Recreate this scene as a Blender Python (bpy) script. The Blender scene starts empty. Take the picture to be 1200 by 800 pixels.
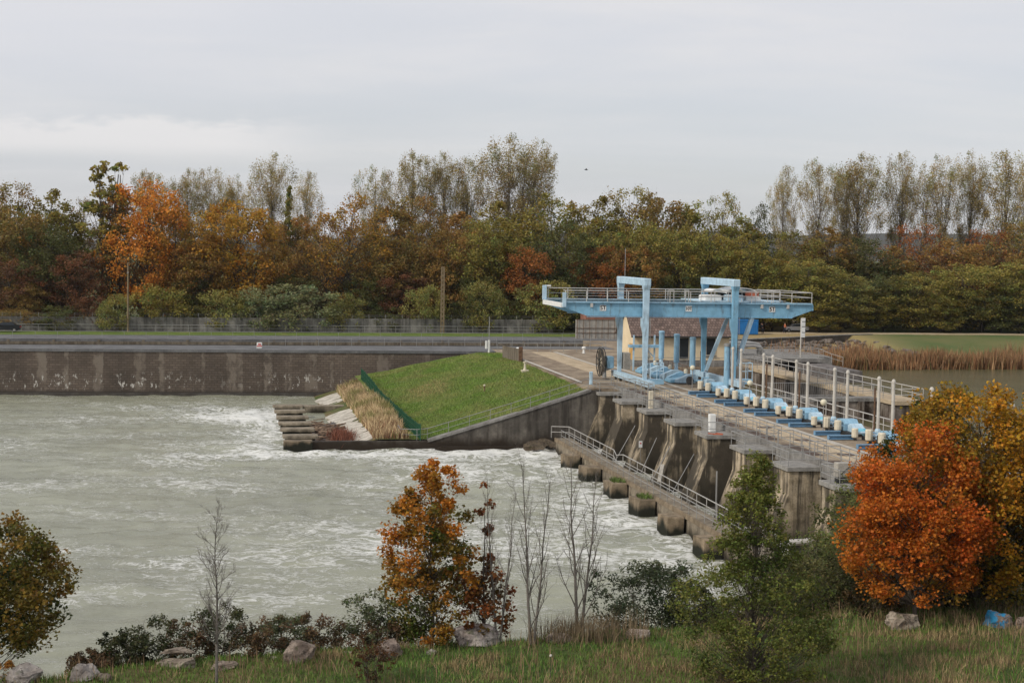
import bpy, bmesh, math, random
import numpy as np
from mathutils import Vector, Matrix, noise as mnoise
R = math.radians
scn = bpy.context.scene
COL = scn.collection
# ------------------------------------------------------------------ survey: camera and dam frame
FPX = 1800.0; PITCH = math.atan(110/FPX); ROLL = .0155; HC = 13.5
FW = Vector((0, math.cos(PITCH), -math.sin(PITCH))); UP0 = Vector((0, math.sin(PITCH), math.cos(PITCH)))
RT = Vector((1, 0, 0))*math.cos(ROLL) + UP0*math.sin(ROLL)
UP = UP0*math.cos(ROLL) - Vector((1, 0, 0))*math.sin(ROLL)
def ray(px, py): return FW*FPX + RT*(px-600) - UP*(py-400)
def at(px, py, z=0.):            # point of the place at height z seen at a spot of the survey photo
    d = ray(px, py); t = (z-HC)/d.z; return Vector((d.x*t, d.y*t, z))
def atY(px, py, Y):
    d = ray(px, py); t = Y/d.y; return Vector((d.x*t, Y, HC+d.z*t))
ANG = R(10.822)
U = Vector((-math.sin(ANG), math.cos(ANG), 0)); V = Vector((math.cos(ANG), math.sin(ANG), 0))
O = Vector((12.885, 148.271, 0))
def W(v, u, z=0.): return O + U*u + V*v + Vector((0, 0, z))
def dam(p): q = p-O; return (q.dot(V), q.dot(U), p.z)
# ------------------------------------------------------------------ materials
def mat(name, base=(.5, .5, .5), rough=.7, metal=0., fn=None):
    m = bpy.data.materials.new(name); m.use_nodes = True
    nt = m.node_tree; b = nt.nodes['Principled BSDF']
    b.inputs['Base Color'].default_value = (*base, 1); b.inputs['Roughness'].default_value = rough
    b.inputs['Metallic'].default_value = metal
    b.inputs['Specular IOR Level'].default_value = .3
    if fn: fn(N(nt), b)
    return m
class N:
    def __init__(s, nt): s.nt = nt
    def new(s, t, **k):
        n = s.nt.nodes.new(t)
        for a, v in k.items(): setattr(n, a, v)
        return n
    def link(s, a, b): s.nt.links.new(a, b)
    def set(s, sock, v):
        if hasattr(v, 'is_linked') or isinstance(v, bpy.types.NodeSocket): s.link(v, sock)
        else: sock.default_value = v
    def coord(s, out='Object', scale=(1, 1, 1), loc=(0, 0, 0)):
        c = s.new('ShaderNodeTexCoord'); m = s.new('ShaderNodeMapping')
        m.inputs['Scale'].default_value = scale; m.inputs['Location'].default_value = loc
        s.link(c.outputs[out], m.inputs[0]); return m.outputs[0]
    def pos(s, scale=(1, 1, 1), rz=0.):
        c = s.new('ShaderNodeNewGeometry'); m = s.new('ShaderNodeMapping')
        m.inputs['Scale'].default_value = scale; m.inputs['Rotation'].default_value = (0, 0, rz)
        s.link(c.outputs['Position'], m.inputs[0]); return m.outputs[0]
    def noise(s, vec, scale=1., detail=4., rough=.55, dist=0.):
        n = s.new('ShaderNodeTexNoise'); s.link(vec, n.inputs['Vector'])
        n.inputs['Scale'].default_value = scale; n.inputs['Detail'].default_value = detail
        n.inputs['Roughness'].default_value = rough; n.inputs['Distortion'].default_value = dist
        return n.outputs['Fac']
    def ramp(s, fac, stops):
        r = s.new('ShaderNodeValToRGB'); s.link(fac, r.inputs[0]); e = r.color_ramp.elements
        while len(e) < len(stops): e.new(.5)
        for i, (p, c) in enumerate(stops):
            e[i].position = p; e[i].color = (*c, 1) if len(c) == 3 else c
        return r.outputs[0]
    def step(s, fac, a, b):
        r = s.new('ShaderNodeMapRange'); r.interpolation_type = 'SMOOTHSTEP'; s.link(fac, r.inputs[0])
        r.inputs[1].default_value = a; r.inputs[2].default_value = b; return r.outputs[0]
    def mix(s, f, a, b, mode='MIX'):
        m = s.new('ShaderNodeMix', data_type='RGBA', blend_type=mode)
        s.set(m.inputs[0], f)
        for i, v in ((6, a), (7, b)):
            if isinstance(v, tuple): v = (*v, 1) if len(v) == 3 else v
            s.set(m.inputs[i], v)
        return m.outputs[2]
    def math(s, op, a, b=0., c=0.):
        m = s.new('ShaderNodeMath', operation=op)
        for i, v in enumerate((a, b, c)): s.set(m.inputs[i], v)
        return m.outputs[0]
    def bump(s, h, b, strength=.3, dist=.05):
        n = s.new('ShaderNodeBump'); n.inputs['Strength'].default_value = strength; n.inputs['Distance'].default_value = dist
        s.link(h, n.inputs['Height']); s.link(n.outputs[0], b.inputs['Normal'])
    def z(s):
        g = s.new('ShaderNodeNewGeometry'); x = s.new('ShaderNodeSeparateXYZ'); s.link(g.outputs['Position'], x.inputs[0]); return x.outputs['Z']
def speckle(c1, c2, scale=3., bump=.3, rough=.85, streak=0., stain=(.05, .04, .03), wet=None, stretch=(1, 1, 1)):
    def fn(n, b):
        p = n.pos(stretch); f = n.noise(p, scale, 6, .62)
        col = n.mix(n.step(f, .32, .68), c1, c2)
        f2 = n.noise(n.pos((1, 1, 1)), scale*9, 4, .6)
        col = n.mix(.5, col, n.mix(n.step(f2, .3, .7), (.55, .55, .55), (1.3, 1.3, 1.3)), 'MULTIPLY') if False else n.mix(1., col, n.ramp(f2, [(.25, (.7, .7, .7)), (.75, (1.2, 1.2, 1.2))]), 'MULTIPLY')
        if streak:
            s1 = n.noise(n.pos((1.5, 1.5, .1)), 1.1, 5, .6); s2 = n.noise(n.pos((.35, .35, .22)), 1., 4, .6)
            fac = n.math('MULTIPLY', n.math('ADD', n.step(s1, .42, .62), n.step(s2, .45, .6)), streak)
            fac = n.math('MINIMUM', fac, .92)
            col = n.mix(fac, col, stain)
        if wet:
            z0, z1, wc = wet
            wz = n.math('ADD', n.z(), n.math('MULTIPLY', n.noise(n.pos((.7, .7, .25)), 1., 4), 2.2))
            col = n.mix(n.step(wz, z1+1.1, z0+1.1), col, wc)
        n.link(col, b.inputs['Base Color'])
        if bump: n.bump(f2, b, bump, .03)
    return fn
def plain(c, var=.12, scale=2., rough=.5, metal=0., dirt=0.):
    def fn(n, b):
        f = n.noise(n.pos(), scale, 5, .6)
        col = n.mix(n.step(f, .3, .7), tuple(x*(1-var) for x in c), tuple(min(1, x*(1+var)) for x in c))
        if dirt:
            d = n.noise(n.pos((2.5, 2.5, .5)), 1.3, 5, .65)
            col = n.mix(n.math('MULTIPLY', n.step(d, .52, .72), dirt), col, (.09, .07, .05))
        n.link(col, b.inputs['Base Color'])
    return fn
M = {}
def reg(k, *a, **kw): M[k] = mat(k, *a, **kw)
reg('pier_concrete', rough=.9, fn=speckle((.27, .215, .14), (.56, .46, .33), 1.2, .6, streak=.95, stain=(.04, .033, .024), wet=(-6.2, -2.6, (.03, .026, .018))))
reg('cap_concrete', rough=.9, fn=speckle((.2, .19, .175), (.31, .295, .27), 2.2, .4))
reg('wing_concrete', rough=.9, fn=speckle((.1, .09, .077), (.18, .16, .135), .5, .5, streak=.5, stain=(.04, .034, .028), wet=(-5.5, -4.3, (.028, .02, .013))))
reg('block_concrete', rough=.92, fn=speckle((.17, .13, .085), (.3, .235, .16), 1.6, .6, streak=.2, wet=(-5.45, -4.85, (.014, .015, .009))))
reg('walk_concrete', rough=.9, fn=speckle((.2, .165, .12), (.33, .28, .21), 1.5, .5, streak=.25, wet=(-5.8, -5.0, (.03, .025, .016))))
reg('deck', rough=.92, fn=speckle((.17, .125, .085), (.33, .265, .19), .35, .3, stretch=(1, .6, 1)))
reg('lane', rough=.9, fn=speckle((.36, .28, .185), (.5, .4, .275), .6, .3))
reg('strip', rough=.85, fn=speckle((.36, .33, .28), (.5, .46, .4), 1.5, .2))
reg('slot', rough=.95, fn=speckle((.07, .05, .04), (.13, .09, .07), 1.5, .3))
reg('grey_concrete', rough=.9, fn=speckle((.2, .19, .18), (.3, .29, .27), .8, .4, streak=.25))
reg('coping', rough=.85, fn=speckle((.105, .105, .108), (.165, .165, .168), .5, .25))
reg('dark_wall', rough=.95, fn=speckle((.05, .045, .04), (.1, .09, .08), .7, .5, streak=.3))
reg('stained', rough=.92, fn=speckle((.16, .13, .11), (.34, .3, .26), .8, .5, streak=.6, stain=(.045, .03, .02)))
reg('panel_concrete', rough=.9, fn=speckle((.17, .165, .15), (.27, .255, .23), .6, .4, streak=.45, stain=(.06, .055, .05)))
reg('pale_concrete', rough=.9, fn=speckle((.3, .28, .25), (.42, .39, .34), 1.5, .5))
reg('white_apron', rough=.9, fn=speckle((.34, .31, .26), (.58, .54, .47), 1.2, .5))
reg('asphalt', rough=.9, fn=speckle((.06, .06, .06), (.1, .098, .095), .7, .3))
reg('path', rough=.95, fn=speckle((.36, .28, .17), (.48, .39, .26), .5, .2))
reg('blue', rough=.42, fn=plain((.2, .4, .55), .12, 1.6, dirt=.55))
reg('light_blue', rough=.42, fn=plain((.42, .57, .68), .12, 1.6, dirt=.5))  # also used where light on the crane's blue is painted in
reg('sky_blue', rough=.42, fn=plain((.25, .43, .57), .14, 1.5, dirt=.5))
reg('teal', rough=.42, fn=plain((.15, .43, .55), .12, 1.5, dirt=.3))
reg('skid_blue', rough=.5, fn=plain((.13, .25, .38), .12, 1.5, dirt=.4))
reg('cream', rough=.5, fn=plain((.6, .54, .42), .1, 3., dirt=.3))
reg('post_cream', rough=.55, fn=plain((.5, .47, .42), .1, 2., dirt=.3))
reg('white', rough=.5, fn=plain((.72, .72, .7), .08, 2., dirt=.15))
reg('galv', rough=.45, metal=.35, fn=plain((.3, .295, .285), .12, 3.))
reg('pale_rail', rough=.45, metal=.15, fn=plain((.5, .48, .45), .1, 3.))
reg('foot_rail', rough=.5, metal=.15, fn=plain((.4, .385, .36), .15, 3.))
reg('rusty', rough=.85, fn=plain((.13, .075, .045), .3, 3.))
reg('dark_steel', rough=.6, fn=plain((.03, .03, .03), .2, 3.))
reg('gate_steel', rough=.7, fn=plain((.05, .04, .03), .3, 1., dirt=.5))
reg('green_paint', rough=.5, fn=plain((.02, .085, .045), .15, 3.))
reg('rust_orange', rough=.8, fn=plain((.4, .11, .06), .2, 2.))
reg('house_wall', rough=.9, fn=plain((.68, .56, .38), .08, .8, dirt=.15))
reg('house_trim', rough=.8, fn=plain((.5, .44, .34), .1, .8))
reg('ochre', rough=.7, fn=plain((.5, .3, .1), .1, 2.))
reg('glass', (.02, .025, .03), .12)
reg('container_blue', rough=.5, fn=plain((.02, .17, .45), .1, 1., dirt=.1))
reg('wood', rough=.9, fn=speckle((.1, .08, .06), (.2, .17, .13), 2., .5, stretch=(1, 1, .2)))
reg('driftwood', rough=.9, fn=speckle((.1, .065, .045), (.28, .2, .14), 2., .5))
reg('pole_wood', rough=.9, fn=plain((.2, .15, .09), .2, 2.))
reg('rubber', rough=.8, fn=plain((.015, .015, .015), .1, 2.))
reg('globe', rough=.3, fn=plain((.62, .58, .44), .04, 2.))
reg('skin', rough=.6, fn=plain((.4, .22, .15), .04, 9.))
reg('cloth_dark', rough=.9, fn=plain((.02, .022, .03), .1, 5.))
reg('cloth_orange', rough=.85, fn=plain((.4, .12, .05), .1, 5.))
reg('hair', rough=.7, fn=plain((.03, .02, .015), .1, 5.))
reg('car_grey', rough=.25, metal=.3, fn=plain((.42, .42, .43), .03, 1.))
reg('car_dark', rough=.25, metal=.3, fn=plain((.025, .027, .03), .03, 1.))
reg('red_paint', rough=.6, fn=plain((.5, .04, .03), .08, 2.))
reg('ink', rough=.7, fn=plain((.02, .02, .02), .1, 9.))
reg('bird_dark', rough=.9, fn=plain((.03, .03, .03), .1, 9.))
def roof_fn(n, b):
    w = n.new('ShaderNodeTexBrick'); n.link(n.coord('Object', (1, 1, 1)), w.inputs['Vector'])
    w.inputs['Scale'].default_value = 1.; w.inputs['Brick Width'].default_value = .34; w.inputs['Row Height'].default_value = .3
    w.inputs['Mortar Size'].default_value = .025
    w.inputs['Color1'].default_value = (.13, .095, .082, 1); w.inputs['Color2'].default_value = (.22, .165, .145, 1); w.inputs['Mortar'].default_value = (.07, .045, .04, 1)
    f = n.noise(n.pos(), 1.1, 5, .6)
    n.link(n.mix(1., w.outputs[0], n.ramp(f, [(.3, (.65, .65, .65)), (.7, (1.2, 1.15, 1.1))]), 'MULTIPLY'), b.inputs['Base Color'])
    n.bump(w.outputs['Fac'], b, .5, -.04)
reg('roof_tile', rough=.9, fn=roof_fn)
def brickwall_fn(n, b):
    # object space: x along the wall, z up
    c = n.new('ShaderNodeTexCoord'); m = n.new('ShaderNodeMapping'); m.inputs['Rotation'].default_value = (R(-90), 0, 0)
    n.link(c.outputs['Object'], m.inputs[0])
    w = n.new('ShaderNodeTexBrick'); n.link(m.outputs[0], w.inputs['Vector'])
    w.inputs['Scale'].default_value = 1.; w.inputs['Brick Width'].default_value = .7; w.inputs['Row Height'].default_value = .3; w.inputs['Mortar Size'].default_value = .03
    w.inputs['Color1'].default_value = (.1, .081, .067, 1); w.inputs['Color2'].default_value = (.135, .11, .091, 1); w.inputs['Mortar'].default_value = (.072, .059, .049, 1)
    big = n.noise(n.pos((.5, .5, .5)), .35, 5, .6)
    col = n.mix(1., w.outputs[0], n.ramp(big, [(.3, (.7, .68, .66)), (.7, (1.25, 1.2, 1.15))]), 'MULTIPLY')
    # pale vertical bands of rebuilt joints
    sx = n.new('ShaderNodeSeparateXYZ'); n.link(c.outputs['Object'], sx.inputs[0])
    wob = n.noise(n.pos((1, 1, 1)), 1.4, 5, .7)
    nx = n.new('ShaderNodeTexNoise', noise_dimensions='1D'); nx.inputs['Scale'].default_value = .42; nx.inputs['Detail'].default_value = 2.5
    n.link(n.math('ADD', sx.outputs['X'], n.math('MULTIPLY', wob, 1.1)), nx.inputs['W'])
    band = n.math('MULTIPLY', n.step(nx.outputs['Fac'], .56, .62), n.step(n.noise(n.pos((.8, .8, .5)), 1., 5, .65), .38, .58))
    col = n.mix(n.math('MULTIPLY', band, .8), col, (.2, .168, .137))
    # lime runs, short vertical patches in the lower half
    lime = n.noise(n.pos((1.7, 1.7, .8)), 1.25, 6, .7)
    low = n.math('MULTIPLY', n.step(n.z(), -2.6, -3.8), n.step(n.z(), -5.3, -4.7))
    area = n.step(n.noise(n.pos((.09, .09, .0)), 1., 2), .43, .62)
    few = n.step(lime, .565, .62)
    col = n.mix(n.math('MULTIPLY', n.math('MULTIPLY', few, low), n.math('ADD', n.math('MULTIPLY', area, .8), .15)), col, (.52, .5, .46))
    col = n.mix(n.step(n.z(), -5.0, -5.6), col, (.035, .03, .024))
    n.link(col, b.inputs['Base Color']); n.bump(w.outputs['Fac'], b, .5, -.04)
reg('lock_brick', rough=.95, fn=brickwall_fn)
def redbrick_fn(n, b):
    c = n.new('ShaderNodeTexCoord'); m = n.new('ShaderNodeMapping'); m.inputs['Rotation'].default_value = (R(-90), 0, 0)
    n.link(c.outputs['Object'], m.inputs[0])
    w = n.new('ShaderNodeTexBrick'); n.link(m.outputs[0], w.inputs['Vector'])
    w.inputs['Brick Width'].default_value = .25; w.inputs['Row Height'].default_value = .09; w.inputs['Mortar Size'].default_value = .01; w.inputs['Scale'].default_value = 1.
    w.inputs['Color1'].default_value = (.24, .075, .045, 1); w.inputs['Color2'].default_value = (.32, .12, .08, 1); w.inputs['Mortar'].default_value = (.3, .26, .22, 1)
    n.link(n.mix(1., w.outputs[0], n.ramp(n.noise(n.pos(), .8, 5), [(.3, (.5, .5, .5)), (.7, (1.2, 1.2, 1.2))]), 'MULTIPLY'), b.inputs['Base Color'])
reg('red_brick', rough=.95, fn=redbrick_fn)
def leaf_fn(n, b):
    a = n.new('ShaderNodeAttribute', attribute_name='leafcol'); o = n.new('ShaderNodeObjectInfo')
    col = n.mix(1., a.outputs['Color'], o.outputs['Color'], 'MULTIPLY')
    n.link(col, b.inputs['Base Color'])
    t = n.new('ShaderNodeBsdfTranslucent'); n.link(col, t.inputs[0])
    mx = n.new('ShaderNodeMixShader'); mx.inputs[0].default_value = .42
    out = n.nt.nodes['Material Output']
    n.link(b.outputs[0], mx.inputs[1]); n.link(t.outputs[0], mx.inputs[2]); n.link(mx.outputs[0], out.inputs[0])
reg('leaf', rough=.6, fn=leaf_fn)
M['leaf'].node_tree.nodes['Principled BSDF'].inputs['Specular IOR Level'].default_value = .2
def blade_fn(n, b):
    a = n.new('ShaderNodeAttribute', attribute_name='leafcol'); n.link(a.outputs['Color'], b.inputs['Base Color'])
reg('blade', rough=.7, fn=blade_fn)
def bark(name, c1, c2, s=4.):
    reg(name, rough=.95, fn=speckle(c1, c2, s, .6, stretch=(1, 1, .25)))
bark('bark', (.05, .04, .032), (.12, .1, .08)); bark('bark_pale', (.1, .08, .055), (.19, .155, .115)); bark('bark_grey', (.09, .08, .07), (.19, .17, .15))
def lawn_fn(n, b):
    f = n.noise(n.pos(), .3, 6, .62); g = n.noise(n.pos((1, 1, 1)), 6., 5, .7)
    col = n.mix(n.step(f, .3, .7), (.1, .16, .024), (.17, .23, .045))
    col = n.mix(n.math('MULTIPLY', n.step(n.noise(n.pos((.5, .5, 1)), .55, 4, .6), .56, .7), .55), col, (.27, .22, .09))
    col = n.mix(1., col, n.ramp(g, [(.3, (.5, .52, .5)), (.7, (1.35, 1.3, 1.3))]), 'MULTIPLY')
    n.link(col, b.inputs['Base Color']); n.bump(g, b, 1., .25)
reg('lawn', rough=.9, fn=lawn_fn)
def meadow_fn(n, b):
    f = n.noise(n.pos(), .22, 6, .62); g = n.noise(n.pos(), 5., 5, .7)
    col = n.mix(n.step(f, .36, .62), (.055, .1, .02), (.15, .115, .05))
    col = n.mix(1., col, n.ramp(g, [(.25, (.5, .5, .5)), (.75, (1.3, 1.3, 1.3))]), 'MULTIPLY')
    n.link(col, b.inputs['Base Color']); n.bump(g, b, .8, .12)
reg('meadow', rough=.95, fn=meadow_fn)
def farland_fn(n, b):
    f = n.noise(n.pos(), .06, 6, .62)
    sx = n.new('ShaderNodeSeparateXYZ'); n.link(n.pos(), sx.inputs[0])
    col = n.mix(n.step(f, .35, .65), (.06, .1, .022), (.13, .125, .04))
    d = n.math('MULTIPLY', n.step(sx.outputs['X'], 22., 38.), n.step(sx.outputs['X'], 66., 52.))
    col = n.mix(d, col, (.3, .22, .1))
    n.link(col, b.inputs['Base Color'])
reg('farland', rough=.95, fn=farland_fn)
reg('rubble', rough=.95, fn=speckle((.09, .08, .075), (.2, .18, .17), 1.2, .9))
reg('hill', rough=1., fn=speckle((.035, .035, .028), (.06, .055, .035), .01, 0.))
def rock_fn(n, b):
    f = n.noise(n.coord('Object'), 1.6, 7, .65); g = n.noise(n.coord('Object'), 7., 5, .7)
    o = n.new('ShaderNodeObjectInfo')
    col = n.mix(n.step(f, .35, .65), (.2, .17, .15), (.46, .42, .38))
    col = n.mix(n.step(g, .52, .64), col, (.09, .078, .066))
    col = n.mix(n.math('MULTIPLY', n.step(n.noise(n.coord('Object'), 2.6, 5, .6), .55, .66), .6), col, (.07, .085, .035))
    col = n.mix(1., col, o.outputs['Color'], 'MULTIPLY')
    n.link(col, b.inputs['Base Color']); n.bump(g, b, .7, .05)
reg('rock', rough=.95, fn=rock_fn)
def graffiti_fn(n, b):
    rock_fn(n, b); col = b.inputs['Base Color'].links[0].from_socket
    sx = n.new('ShaderNodeSeparateXYZ'); n.link(n.coord('Object'), sx.inputs[0])
    e = n.math('ADD', sx.outputs['X'], n.math('MULTIPLY', n.math('SUBTRACT', n.noise(n.coord('Object'), 2.2, 3), .5), .9))
    solid = n.step(e, -.22, -.3); patch = n.math('MULTIPLY', n.step(e, .28, .2), n.step(n.noise(n.coord('Object'), 5., 3), .48, .56))
    n.link(n.mix(n.math('MAXIMUM', solid, patch), col, (.03, .22, .42)), b.inputs['Base Color'])
reg('painted_rock', rough=.9, fn=graffiti_fn)
def water_fn(foamy, tint, refl):
    def fn(n, b):
        b.inputs['Roughness'].default_value = .22; b.inputs['IOR'].default_value = 1.33; b.inputs['Specular IOR Level'].default_value = refl
        rz = -ANG
        w1 = n.noise(n.pos((.5, 1, 1), rz), .9, 6, .62, .6); w2 = n.noise(n.pos((1, 1.5, 1), rz), 3.2, 5, .65, .4)
        h = n.math('ADD', n.math('MULTIPLY', w1, 1.), n.math('MULTIPLY', w2, .45))
        f = n.noise(n.pos((.35, 1, 1), rz), .16, 5, .6)
        col = n.mix(n.step(f, .3, .7), tuple(x*.86 for x in tint), tuple(x*1.12 for x in tint))
        if foamy:
            a = n.new('ShaderNodeAttribute', attribute_name='foam'); dens = a.outputs['Fac']
            n1 = n.noise(n.pos((.55, 1, 1), rz), .55, 7, .68, 1.6)
            n2 = n.noise(n.pos((.55, 1.15, 1), rz), 1.7, 6, .7, 1.2)
            r1 = n.math('SUBTRACT', 1., n.math('MULTIPLY', n.math('ABSOLUTE', n.math('SUBTRACT', n1, .5)), 11.))
            r2 = n.math('SUBTRACT', 1., n.math('MULTIPLY', n.math('ABSOLUTE', n.math('SUBTRACT', n2, .5)), 8.))
            patch = n.noise(n.pos((.7, 1, 1), rz), .11, 4, .6)
            m = n.math('ADD', n.math('ADD', n.math('MULTIPLY', n.math('MAXIMUM', r1, 0.), .55), n.math('MULTIPLY', n.math('MAXIMUM', r2, 0.), .45)), n.math('MULTIPLY', n.math('SUBTRACT', patch, .5), 1.3))
            m = n.math('ADD', m, n.math('SUBTRACT', dens, 1.05))
            foam = n.math('MULTIPLY', n.step(m, .02, .5), .93)
            col = n.mix(foam, col, (.72, .72, .69))
            n.link(n.math('ADD', n.math('MULTIPLY', foam, .5), .22), b.inputs['Roughness'])
            h = n.math('ADD', h, n.math('MULTIPLY', foam, .5))
        n.link(col, b.inputs['Base Color']); n.bump(h, b, .5 if foamy else .015, .22 if foamy else .02)
    return fn
reg('river', rough=.2, fn=water_fn(True, (.262, .266, .196), .5))
reg('still', rough=.1, fn=water_fn(False, (.1, .09, .045), .12))
# ------------------------------------------------------------------ mesh helpers
class MB:
    def __init__(s): s.v = []; s.f = []
    def add(s, vs, fs):
        k = len(s.v); s.v += [tuple(p) for p in vs]; s.f += [tuple(i+k for i in f) for f in fs]; return s
    def box(s, x0, x1, y0, y1, z0, z1):
        return s.add([(x0,y0,z0),(x1,y0,z0),(x1,y1,z0),(x0,y1,z0),(x0,y0,z1),(x1,y0,z1),(x1,y1,z1),(x0,y1,z1)],
                     [(3,2,1,0),(4,5,6,7),(0,1,5,4),(1,2,6,5),(2,3,7,6),(3,0,4,7)])
    def cbox(s, x0, x1, y0, y1, z0, z1, c=.05):      # box with chamfered upright edges and top
        def ring(z, i): return [(x0+i+c,y0+i,z),(x1-i-c,y0+i,z),(x1-i,y0+i+c,z),(x1-i,y1-i-c,z),(x1-i-c,y1-i,z),(x0+i+c,y1-i,z),(x0+i,y1-i-c,z),(x0+i,y0+i+c,z)]
        return s.loft([ring(z0,0), ring(z1-c,0), ring(z1,c*.8)])
    def loft(s, rings, cap=True, close=True):
        n = len(rings[0]); vs = [p for r in rings for p in r]; fs = []
        for k in range(len(rings)-1):
            for i in range(n if close else n-1):
                j = (i+1) % n; fs.append((k*n+i, k*n+j, (k+1)*n+j, (k+1)*n+i))
        if cap: fs += [tuple(reversed(range(n))), tuple(range((len(rings)-1)*n, len(rings)*n))]
        return s.add(vs, fs)
    def tube(s, pts, r, n=6, r1=None, cap=True):
        pts = [Vector(p) for p in pts]; m = len(pts); rings = []
        if r1 is None: r1 = r
        side = None
        for i, p in enumerate(pts):
            d = (pts[min(i+1, m-1)]-pts[max(i-1, 0)])
            if d.length < 1e-9: d = Vector((0,0,1))
            d.normalize()
            if side is None: side = d.orthogonal().normalized()
            else:
                side = side-d*side.dot(d)
                side = side.normalized() if side.length > 1e-6 else d.orthogonal().normalized()
            o = d.cross(side); rr = r+(r1-r)*i/max(1, m-1)
            rings.append([p+(side*math.cos(2*math.pi*k/n)+o*math.sin(2*math.pi*k/n))*rr for k in range(n)])
        return s.loft(rings, cap)
    def bar(s, p, q, w, h):      # rectangular bar from p to q
        p, q = Vector(p), Vector(q); d = (q-p).normalized()
        a = d.cross(Vector((0,0,1)))
        a = Vector((1,0,0)) if a.length < 1e-4 else a.normalized()
        b = a.cross(d); rings = []
        for c in (p, q): rings.append([c-a*w/2-b*h/2, c+a*w/2-b*h/2, c+a*w/2+b*h/2, c-a*w/2+b*h/2])
        return s.loft(rings)
    def prism(s, prof, axis, a0, a1):   # 2D profile extruded along axis; x: (y,z) y: (x,z) z: (x,y)
        def P(p, a): return {'x': (a, p[0], p[1]), 'y': (p[0], a, p[1]), 'z': (p[0], p[1], a)}[axis]
        return s.loft([[P(p, a0) for p in prof], [P(p, a1) for p in prof]])
    def lathe(s, c, prof, n=12):
        rings = [[(c[0]+r*math.cos(2*math.pi*k/n), c[1]+r*math.sin(2*math.pi*k/n), c[2]+z) for k in range(n)] for r, z in prof]
        return s.loft(rings)
    def ball(s, c, r, n=10, sq=1.):
        return s.lathe(c, [(r*math.sin(math.pi*(i+.02)/(6.04)), -r*sq*math.cos(math.pi*(i+.02)/6.04)) for i in range(7)], n)
    def disc(s, c, r, axis, t, n=24):
        c = Vector(c); a = Vector(axis).normalized(); return s.tube([c-a*t/2, c+a*t/2], r, n)
    def build(s, name, m, parent=None, base=(0,0,0), frame='dam', smooth=False, mesh_only=False):
        me = bpy.data.meshes.new(name)
        b = parent['_b'] if (parent is not None and '_b' in parent) else base
        me.from_pydata([(x-b[0], y-b[1], z-b[2]) for x, y, z in s.v], [], s.f)
        bm = bmesh.new(); bm.from_mesh(me); bmesh.ops.recalc_face_normals(bm, faces=bm.faces); bm.to_mesh(me); bm.free()
        me.materials.append(M[m])
        if smooth: me.shade_smooth()
        if mesh_only: return me
        o = bpy.data.objects.new(name, me); COL.objects.link(o)
        if parent is not None:
            o.parent = parent
            if '_b' in parent: o['_b'] = b
        elif frame == 'dam': o.location = W(*base); o.rotation_euler = (0,0,ANG)
        else: o.location = base
        return o
def tag(o, label=None, cat=None, group=None, kind=None):
    if label: o['label'] = label
    if cat: o['category'] = cat
    if group: o['group'] = group
    if kind: o['kind'] = kind
    return o
def thing(name, label, cat, base=(0,0,0), group=None, frame='dam', rz=0.):
    o = bpy.data.objects.new(name, None); COL.objects.link(o); o.empty_display_size = .2
    if frame == 'dam': o.location = W(*base); o.rotation_euler = (0,0,ANG)
    else: o.location = base; o.rotation_euler = (0,0,rz)
    o['_b'] = base
    return tag(o, label, cat, group)
def one(mb, name, m, label, cat, base=(0,0,0), group=None, frame='dam', smooth=False):
    return tag(mb.build(name, m, None, base, frame, smooth), label, cat, group)
def struct(mb, name, m, base=(0,0,0), frame='dam', kind='structure', smooth=False):
    o = mb.build(name, m, None, base, frame, smooth); o['kind'] = kind; return o
def copy_tree(o, parent=None):
    kids = list(o.children); c = o.copy(); COL.objects.link(c); c.parent = parent
    for k in kids: copy_tree(k, c)
    return c
def smoothstep(a, b, x):
    t = max(0., min(1., (x-a)/(b-a))); return t*t*(3-2*t)
ORD = 'first second third fourth fifth sixth seventh eighth ninth tenth eleventh twelfth thirteenth fourteenth fifteenth sixteenth seventeenth eighteenth nineteenth twentieth'.split()
# ------------------------------------------------------------------ railings
def railing(label, pts, h=1.05, step=2., m='galv', rails=(1., .5), r=.028, name='railing', base=None, post_from=0., group=None):
    pts = [Vector(p) for p in pts]; b = tuple(pts[0]) if base is None else base
    t = thing(name, label, 'railing', b, group)
    for k, f in enumerate(rails):
        MB().tube([p+Vector((0,0,h*f)) for p in pts], r*(1.15 if k == 0 else .85), 5).build('top_rail' if k == 0 else 'lower_rail', m, t)
    post = None
    for i in range(len(pts)-1):
        a, c = pts[i], pts[i+1]; n = max(1, round((c-a).length/step))
        for j in range(n+(1 if i == len(pts)-2 else 0)):
            p = a+(c-a)*(j/n)
            if post is None:
                post = MB().tube([(0,0,-.03), (0,0,h)], r*.95, 5).build('post', m, None); post.rotation_euler = (0,0,0)
                o = post
            else: o = post.copy(); COL.objects.link(o)
            o.parent = t; o.location = p-Vector(b)
    return t
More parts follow.
